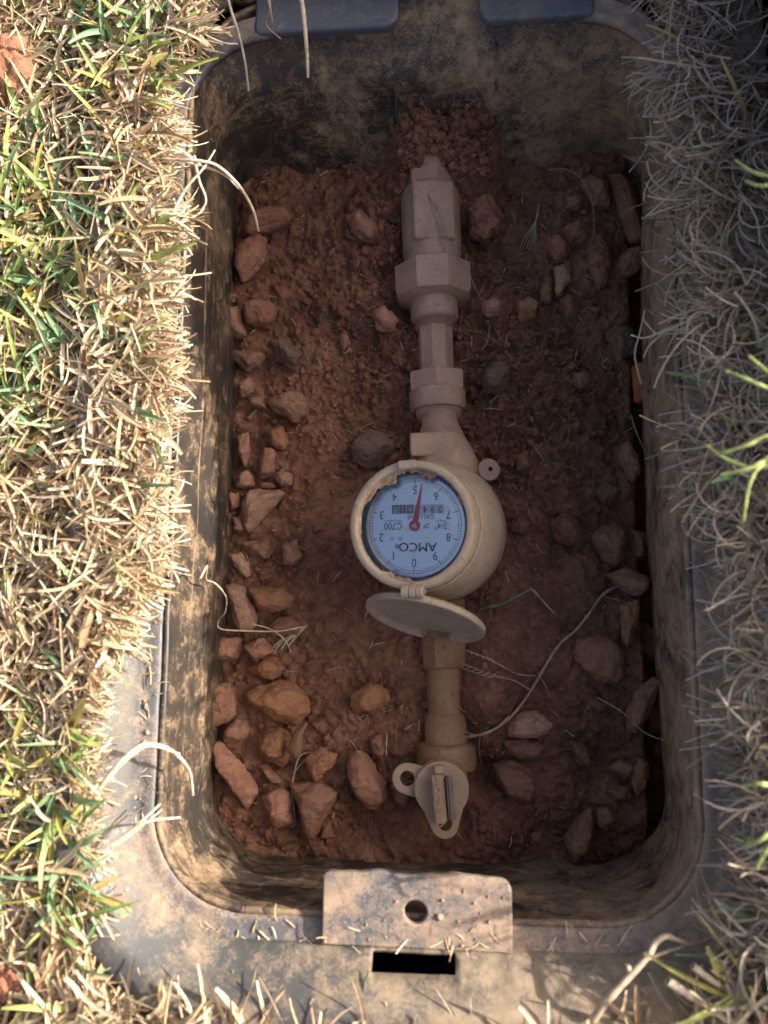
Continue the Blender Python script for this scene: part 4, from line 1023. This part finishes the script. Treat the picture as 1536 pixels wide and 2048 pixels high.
# litter on the pit floor
n = 1500; x = rng.uniform(XL+.01, XR-.01, n); y = rng.uniform(YB+.01, YT-.02, n); px, py = to_px(x, y, np.full(n, -.12))
dn = np.clip(.25+.8*gs(px, py, 1080, 700, 150, 250)+.5*gs(px, py, 720, 750, 150, 150)+.6*gs(px, py, 720, 1380, 140, 110)+.4*gs(px, py, 1050, 1000, 130, 150), 0, 1)
ok = rng.uniform(0, 1, n) < dn; x, y = x[ok], y[ok]; n = len(x)
blades('straw_litter', np.stack([x, y, sz(x, y)+.0022], -1), rng.uniform(0, 6.28, n), rng.normal(.1, .25, n), rng.lognormal(math.log(.0075), .45, n), rng.uniform(.0003, .0010, n), rng.normal(.08, .25, n), pick([(.5, .37, .25), (.38, .26, .17), (.6, .48, .34)], n), 'short bits of dry straw littering the clay floor', 'straw', 3, rng.normal(0, .3, n), .3, M_STALK, .6)
# bits of straw on the rim and tab
n = 90; x = np.concatenate([rng.uniform(XL+.03, XR-.04, 60), rng.normal(XL-.007, .003, 30)]); y = np.concatenate([rng.normal(YB-.009, .003, 60), rng.uniform(YB+.05, .05, 30)])
zz = np.where((x > ta[0]) & (x < tb_[0]) & (y > YB-LW), .0068, .0012)
blades('rim_straw', np.stack([x, y, zz], -1), rng.uniform(0, 6.28, n), rng.normal(.05, .1, n), rng.uniform(.004, .013, n), rng.uniform(.0005, .0012, n), rng.normal(0, .2, n), pick(STRAW, n), 'broken straw bits lying on the box rim', 'straw', 3, rng.normal(0, .5, n), .3, M_STALK, .6)

# ------------------------------------------------------------------ single stalks, twigs and sprigs
def catmull(p, per=7):
    p = np.array(p, float); o = []
    q = np.vstack([2*p[0]-p[1], p, 2*p[-1]-p[-2]])
    for i in range(1, len(q)-2):
        for t in np.linspace(0, 1, per, endpoint=False):
            a, b_, c, d = q[i-1:i+3]
            o.append(.5*((2*b_)+(-a+c)*t+(2*a-5*b_+4*c-d)*t*t+(-a+3*b_-3*c+d)*t**3))
    o.append(p[-1]); return np.array(o)
def tube_mesh(lines, cols, n=6, seed=0):
    """lines: list of (points, r0, r1)"""
    Vs, Fs, Cs = [], [], []; base = 0; r = np.random.default_rng(seed)
    for (pt, r0, r1), c in zip(lines, cols):
        pt = np.asarray(pt); m_ = len(pt); d = np.gradient(pt, axis=0); d /= np.linalg.norm(d, axis=1)[:, None]+1e-12
        ref = np.array([0, 0, 1.]); x = np.cross(d, ref); bad = np.linalg.norm(x, axis=1) < .2; x[bad] = np.cross(d[bad], [0, 1., 0]); x /= np.linalg.norm(x, axis=1)[:, None]; y = np.cross(d, x)
        a = np.arange(n)*2*math.pi/n; rad = np.linspace(r0, r1, m_)*(1+.13*r.uniform(-1, 1, m_))
        V = pt[:, None]+(x[:, None]*np.cos(a)[None, :, None]+y[:, None]*np.sin(a)[None, :, None]*.75)*rad[:, None, None]
        Vs.append(V.reshape(-1, 3)); I, J = np.meshgrid(np.arange(m_-1), np.arange(n), indexing='ij'); I, J = I.ravel(), J.ravel()
        Fs.append(base+np.stack([I*n+J, I*n+(J+1) % n, (I+1)*n+(J+1) % n, (I+1)*n+J], 1)); base += m_*n
        cc = np.array(c)*(1+.18*r.uniform(-1, 1, (m_, 1, 1))); Cs.append(np.broadcast_to(cc, (m_, n, 3)).reshape(-1, 3))
    return mesh_np('stalk', np.vstack(Vs), np.vstack(Fs), None, np.clip(np.vstack(Cs), 0, 1))
def pl3(pts, lift=None):
    """pixel polyline with heights; z None = lying on the pit floor"""
    o = []
    for p in pts:
        z = p[2]
        if z is None:
            q = P(p[0], p[1], -.118)
            for _ in range(2): q = P(p[0], p[1], float(sz(q[0], q[1]))+.0065)
            o.append(q)
        else: o.append(P(*p))
    return np.array(o)
SGRP = 'single dry stalks around the pit'
def stalk(name, branches, col, label, cat, group=SGRP):
    lines = []; cols = []
    for b_ in branches:
        pts, r0, r1 = b_[:3]; lines.append((catmull(pl3(pts)), r0, r1)); cols.append(b_[3] if len(b_) > 3 else col)
    me = tube_mesh(lines, cols, 6, len(bpy.data.objects)); me.name = name
    return link(name, me, M_STALK, None, label, cat, group)
PALE = (.68, .54, .38); GRY = (.45, .38, .32); BRN = (.42, .29, .19)
stalk('dry_stalk', [([(325,318,.028),(395,322,.034),(432,330,.03),(470,362,.022),(492,392,.012),(508,425,.0),(517,462,-.012)], .0012, .0008), ([(388,312,.034),(398,360,.03),(412,400,.026),(400,425,.024)], .0011, .0006), ([(340,440,.03),(370,380,.03),(408,335,.032),(430,300,.03)], .0012, .0006), ([(365,322,.03),(440,345,.026),(478,378,.016)], .001, .0006)], PALE, 'pale bent stalks arching over the left rim, curved tip hanging down', 'dry stalk')
stalk('dry_stalk', [([(598,-30,.034),(606,20,.03),(611,70,.022),(614,110,.012),(616,155,.002)], .0017, .0011)], PALE, 'thick straight pale stalk hanging over the far left ledge', 'dry stalk')
stalk('dry_stalk', [([(448,-30,.03),(462,20,.028),(478,72,.018),(490,125,.008),(497,182,-.004)], .0011, .0009), ([(345,10,.032),(400,62,.026),(445,85,.02),(476,88,.017)], .0009, .0007)], GRY, 'thin greyish stalk hanging at the far left corner', 'dry stalk')
stalk('dry_stalk', [([(533,-30,.03),(540,15,.024),(545,45,.016)], .0012, .0007), ([(540,20,.02),(533,50,.012),(562,78,.004)], .0006, .0004)], BRN, 'short brown stalk on the far left ledge', 'dry stalk')
stalk('dry_twig', [([(1263,1154,None),(1235,1172,None),(1205,1190,None),(1178,1228,None),(1150,1262,None),(1120,1288,None),(1095,1325,None),(1070,1368,None),(1048,1402,None),(1015,1440,None),(975,1465,None),(930,1475,None)], .0013, .0011),
  ([(1060,1380,None),(1030,1362,None),(990,1352,None),(945,1335,None),(922,1326,None)], .0007, .0005), ([(1070,1352,None),(1035,1348,None),(1000,1330,None),(955,1308,None)], .0006, .0005),
  ([(1018,1432,None),(985,1462,None),(950,1470,None),(905,1450,None),(884,1432,None)], .0006, .0005), ([(1075,1345,None),(1090,1370,None),(1100,1395,None)], .0005, .0003), ([(1205,1192,None),(1262,1210,None),(1272,1250,None)], .0003, .0003), ([(960,1474,None),(958,1500,None),(962,1525,None)], .0004, .0003)]
  + [([(945+i*11, 1308+i*4.2, None), (940+i*11, 1303+i*4, None), (930+i*11, 1299+i*4, None)], .0006, .0003, (.5, .43, .28)) for i in range(5)] + [([(930+i*12, 1328+i*4, None), (922+i*12, 1334+i*4, None), (910+i*12, 1333+i*4, None)], .0006, .0003, (.42, .4, .24)) for i in range(6)],
  (.42, .29, .19), 'long brown branching twig lying diagonally right of the outlet pipe', 'twig', None)
fan = [([(615-i*2, 1249+i*1.5, None), (597-i*5, 1268+i*2, None), (578-i*5+6*math.sin(i*2.1), 1290+i*2.5, None)], .0007, .0005, (.5, .42, .3)) for i in range(9)]
stalk('dry_stalk', [([(400,1158,.0),(414,1132,-.012),(412,1158,-.03),(432,1168,-.05),(452,1195,-.07),(450,1225,-.085),(437,1240,-.095),(442,1258,-.1),(500,1262,-.103),(560,1262,-.106),(612,1252,-.108)], .0009, .0006)]+fan+[([(505,1248,-.1),(540,1258,-.103),(570,1280,-.107),(582,1305,-.11)], .0005, .0004)], (.62, .5, .36), 'kinked pale stalk with a brush-like tuft hanging in from the left rim', 'dry stalk')
stalk('dry_stalk', [([(848,372,-.084),(862,400,-.079),(878,425,-.0765),(890,458,-.0765),(900,490,-.077),(912,508,-.08),(930,535,-.09),(950,575,-.105),(970,615,-.112),(978,655,-.115),(974,685,-.116),(962,702,-.116)], .0006, .0005), ([(880,430,-.0765),(888,465,-.0765),(905,505,-.0775)], .0005, .0004), ([(932,508,-.095),(935,535,-.1),(955,585,-.108)], .0005, .0003)], (.3, .24, .2), 'thin grey stalk draped over the check valve plate', 'dry stalk')
stalk('dry_stalk', [([(1470,645,.03),(1420,660,.024),(1380,663,.02),(1345,660,.016),(1318,668,.012),(1286,676,.004),(1262,670,0)], .0011, .0007), ([(1312,668,.012),(1288,640,.006),(1290,620,.004)], .0008, .0005), ([(1290,622,.004),(1280,665,0),(1270,705,-.004),(1275,740,-.01),(1283,768,-.016)], .0007, .0006), ([(1330,664,.014),(1300,690,.008),(1287,715,.0)], .0008, .0006), ([(1395,660,.02),(1360,705,.016),(1318,715,.01)], .0008, .0006)], (.52, .43, .34), 'branching pale stalk reaching in over the right rim', 'dry stalk')
stalk('dry_stalk', [([(200,1575,.03),(235,1530,.034),(275,1495,.03),(300,1488,.026),(335,1497,.02),(362,1518,.012),(380,1545,.004),(386,1590,-.006)], .0016, .0009), ([(210,1560,.03),(260,1515,.03),(300,1492,.028),(360,1508,.018)], .0009, .0006)], PALE, 'arched pale stalk bending over the near left rim', 'dry stalk')
stalk('dry_stalk', [([(225,1690,.028),(275,1650,.026),(320,1608,.018)], .0012, .0007), ([(230,1688,.028),(290,1645,.026),(360,1635,.014)], .001, .0007), ([(235,1690,.028),(280,1655,.026),(325,1618,.018)], .0007, .0005)], PALE, 'forked straight stalks poking over the near left corner', 'dry stalk')
stalk('dry_stalk', [([(1185,2040,.03),(1215,2000,.036),(1262,1950,.036),(1296,1912,.034),(1312,1885,.032),(1332,1873,.03),(1355,1880,.024),(1376,1888,.018)], .0024, .0013), ([(1262,1952,.034),(1255,1930,.036)], .0018, .0012), ([(1290,1920,.03),(1330,1905,.022),(1375,1890,.016)], .0012, .0008), ([(1376,1888,.018),(1400,1885,.014),(1425,1875,.012)], .001, .0006)], (.55, .42, .3), 'thick hooked stalk rising at the near right corner', 'dry stalk')
stalk('dry_stalk', [([(1385,1932,.034),(1430,1965,.03),(1495,2002,.026),(1530,2040,.026)], .0022, .0022)], (.6, .48, .36), 'thick straight bleached stem at the near right corner', 'dry stalk')
stalk('dry_stalk', [([(1335,1962,.036),(1385,1995,.03),(1440,2030,.026),(1470,2070,.026)], .0024, .0022)], (.62, .5, .38), 'short thick bleached stem beside the hooked stalk', 'dry stalk')
stalk('dry_stalk', [([(1560,1262,.03),(1500,1265,.032),(1462,1285,.03),(1450,1325,.028),(1458,1365,.026),(1472,1400,.024),(1476,1435,.022)], .0013, .0008), ([(1452,1330,.028),(1420,1342,.018),(1395,1338,.008),(1368,1312,-.004)], .0007, .0005), ([(1455,1335,.028),(1500,1325,.028),(1530,1300,.028)], .0008, .0006)], (.46, .39, .33), 'grey curled stalk looping beside the right rim', 'dry stalk')
stalk('dry_stalk', [([(1540,1205,.03),(1480,1208,.028),(1430,1206,.024),(1392,1200,.018)], .0011, .0008), ([(1440,1060,.03),(1452,1130,.028),(1462,1180,.026),(1450,1205,.024)], .0012, .0009)], (.48, .41, .35), 'straight grey stem lying across the right lip', 'dry stalk')
stalk('thin_root', [([(1195,1395,-.108),(1225,1412,-.1),(1252,1430,-.096),(1285,1462,-.09),(1320,1478,-.086),(1345,1478,-.084),(1362,1465,-.082)], .0006, .0003)], (.34, .24, .18), 'thin pale root in the gap at the near right wall', 'root')
stalk('thin_root', [([(1095,340,-.1),(1130,338,-.098),(1165,360,-.097),(1182,395,-.098),(1188,440,-.1),(1187,482,-.102)], .0005, .0004)], (.3, .21, .15), 'thin curved root over the far right slab', 'root')
stalk('dry_stalk', [([(645,1513,None),(622,1505,None),(600,1512,None),(590,1540,None),(584,1580,None),(588,1620,None),(590,1645,None),(582,1656,None)], .0008, .0005), ([(588,1545,None),(610,1520,None),(640,1496,None)], .0006, .0004)], (.36, .29, .23), 'curved grey stalk lying over the near left stones', 'dry stalk')
stalk('dry_stalk', [([(1420,40,.036),(1380,90,.034),(1340,115,.03),(1300,145,.024),(1260,175,.014)], .0013, .0009), ([(1375,95,.034),(1330,140,.028),(1305,190,.018),(1300,240,.006),(1303,270,0),(1285,310,-.008),(1258,345,-.014)], .0009, .0005), ([(1390,80,.034),(1345,140,.026),(1310,190,.016)], .001, .0006), ([(1360,120,.03),(1320,150,.024),(1258,195,.01)], .001, .0008)], (.45, .38, .31), 'drooping grey stalks over the far right corner', 'dry stalk')
stalk('dry_stalk', [([(1400,230,.03),(1370,255,.02),(1335,280,.008),(1290,290,-.002)], .0011, .0007), ([(1450,235,.03),(1400,250,.028),(1338,258,.012)], .0015, .0012)], (.47, .4, .33), 'stiff grey stems at the right rim below the far corner', 'dry stalk')
stalk('thin_stick', [([(1262,830,-.1),(1275,870,-.104),(1292,905,-.11)], .0006, .0006)], (.3, .24, .2), 'thin straight stick leaning by the right wall', 'stick')
GR = (.2, .27, .12)
stalk('green_sprig', [([(1062,1178,None),(1020,1200,None),(985,1216,None)], .0009, .0006)]+[([(1000-i*6,1208+i*3,None),(985-i*7,1210+i*3,None),(972-i*7,1212+i*4,None)], .0005, .0003) for i in range(3)], GR, 'fallen green sprig pointing left below the meter body', 'grass sprig', 'fallen sprigs')
stalk('pale_sprig', [([(1060+i*3,1175+i*2,None),(1075+i*6,1190+i*7,None),(1090+i*7,1205+i*8,None)], .0006, .0004) for i in range(4)], (.48, .42, .32), 'pale dry sprig right of the green one below the meter', 'grass sprig', 'fallen sprigs')
stalk('grey_sprig', [([(1078,408,None),(1072,440,None),(1060+i*4-8,470+i*4,None),(1050+i*6-10,495+i*2,None)], .0006, .0004) for i in range(6)], (.3, .3, .2), 'drooping grey-green sprig on the far right clay', 'grass sprig', 'fallen sprigs')
# bright green shoots at the right edge
def shoot(pts_list, label):
    lines, cols = [], []
    me_parts = []
    stalk('grass_shoot', [(p, .0017, .0008) for p in pts_list], (.36, .44, .14), label, 'grass shoot', 'green shoots on the right turf')
shoot([[(1600,800,.085),(1540,778,.095),(1490,757,.098),(1452,742,.094)], [(1600,800,.085),(1545,752,.096),(1518,730,.1),(1498,712,.098)]], 'two bright green blades at the right edge level with the coupling nut')
shoot([[(1600,900,.085),(1540,872,.095),(1495,890,.098),(1448,905,.095)], [(1600,900,.085),(1545,912,.096),(1500,936,.098),(1442,950,.094)], [(1600,900,.085),(1530,925,.096),(1500,965,.097),(1486,1045,.09)], [(1600,900,.085),(1520,935,.094),(1455,920,.092),(1412,890,.088)]], 'tuft of bright green blades at the right edge level with the meter')
shoot([[(1600,355,.085),(1540,352,.093),(1502,342,.095),(1470,320,.09)], [(1600,355,.085),(1540,370,.092),(1512,370,.093),(1490,362,.09)]], 'small green blades at the right edge level with the check valve')
shoot([[(1600,1572,.085),(1540,1570,.093),(1515,1568,.094),(1488,1572,.09)]], 'single green blade at the right edge above the yellow-green pair')
shoot([[(1600,1680,.085),(1545,1668,.094),(1520,1680,.095),(1490,1695,.09)], [(1600,1680,.085),(1550,1690,.094),(1530,1705,.095),(1512,1738,.09)]], 'yellow-green pair of blades at the right edge near the bottom')
# dead leaf tip among the near left stones
lc = P(600, 1478, -.1)
bm = bmesh.new(); lp = [(572, 1500), (590, 1462), (617, 1440), (606, 1470), (604, 1502), (592, 1520)]
vs = [bm.verts.new(Vector(P(a, b_, -.105+(.008 if i in (2,) else 0)+(.004 if i in (1, 3) else 0)))) for i, (a, b_) in enumerate(lp)]
cv = bm.verts.new(Vector(P(594, 1484, -.0985)))
for i in range(len(vs)): bm.faces.new((vs[i], vs[(i+1) % len(vs)], cv))
bmesh.ops.subdivide_edges(bm, edges=bm.edges[:], cuts=2, use_grid_fill=True)
o = link('dead_leaf', me_bm('dead_leaf', bm), plain('dead_leaf_brown', (.19, .1, .05), .6), None, 'curled brown dead leaf tip beside the round orange-brown stone', 'leaf')
o.modifiers.new('t', 'SOLIDIFY').thickness = .0004
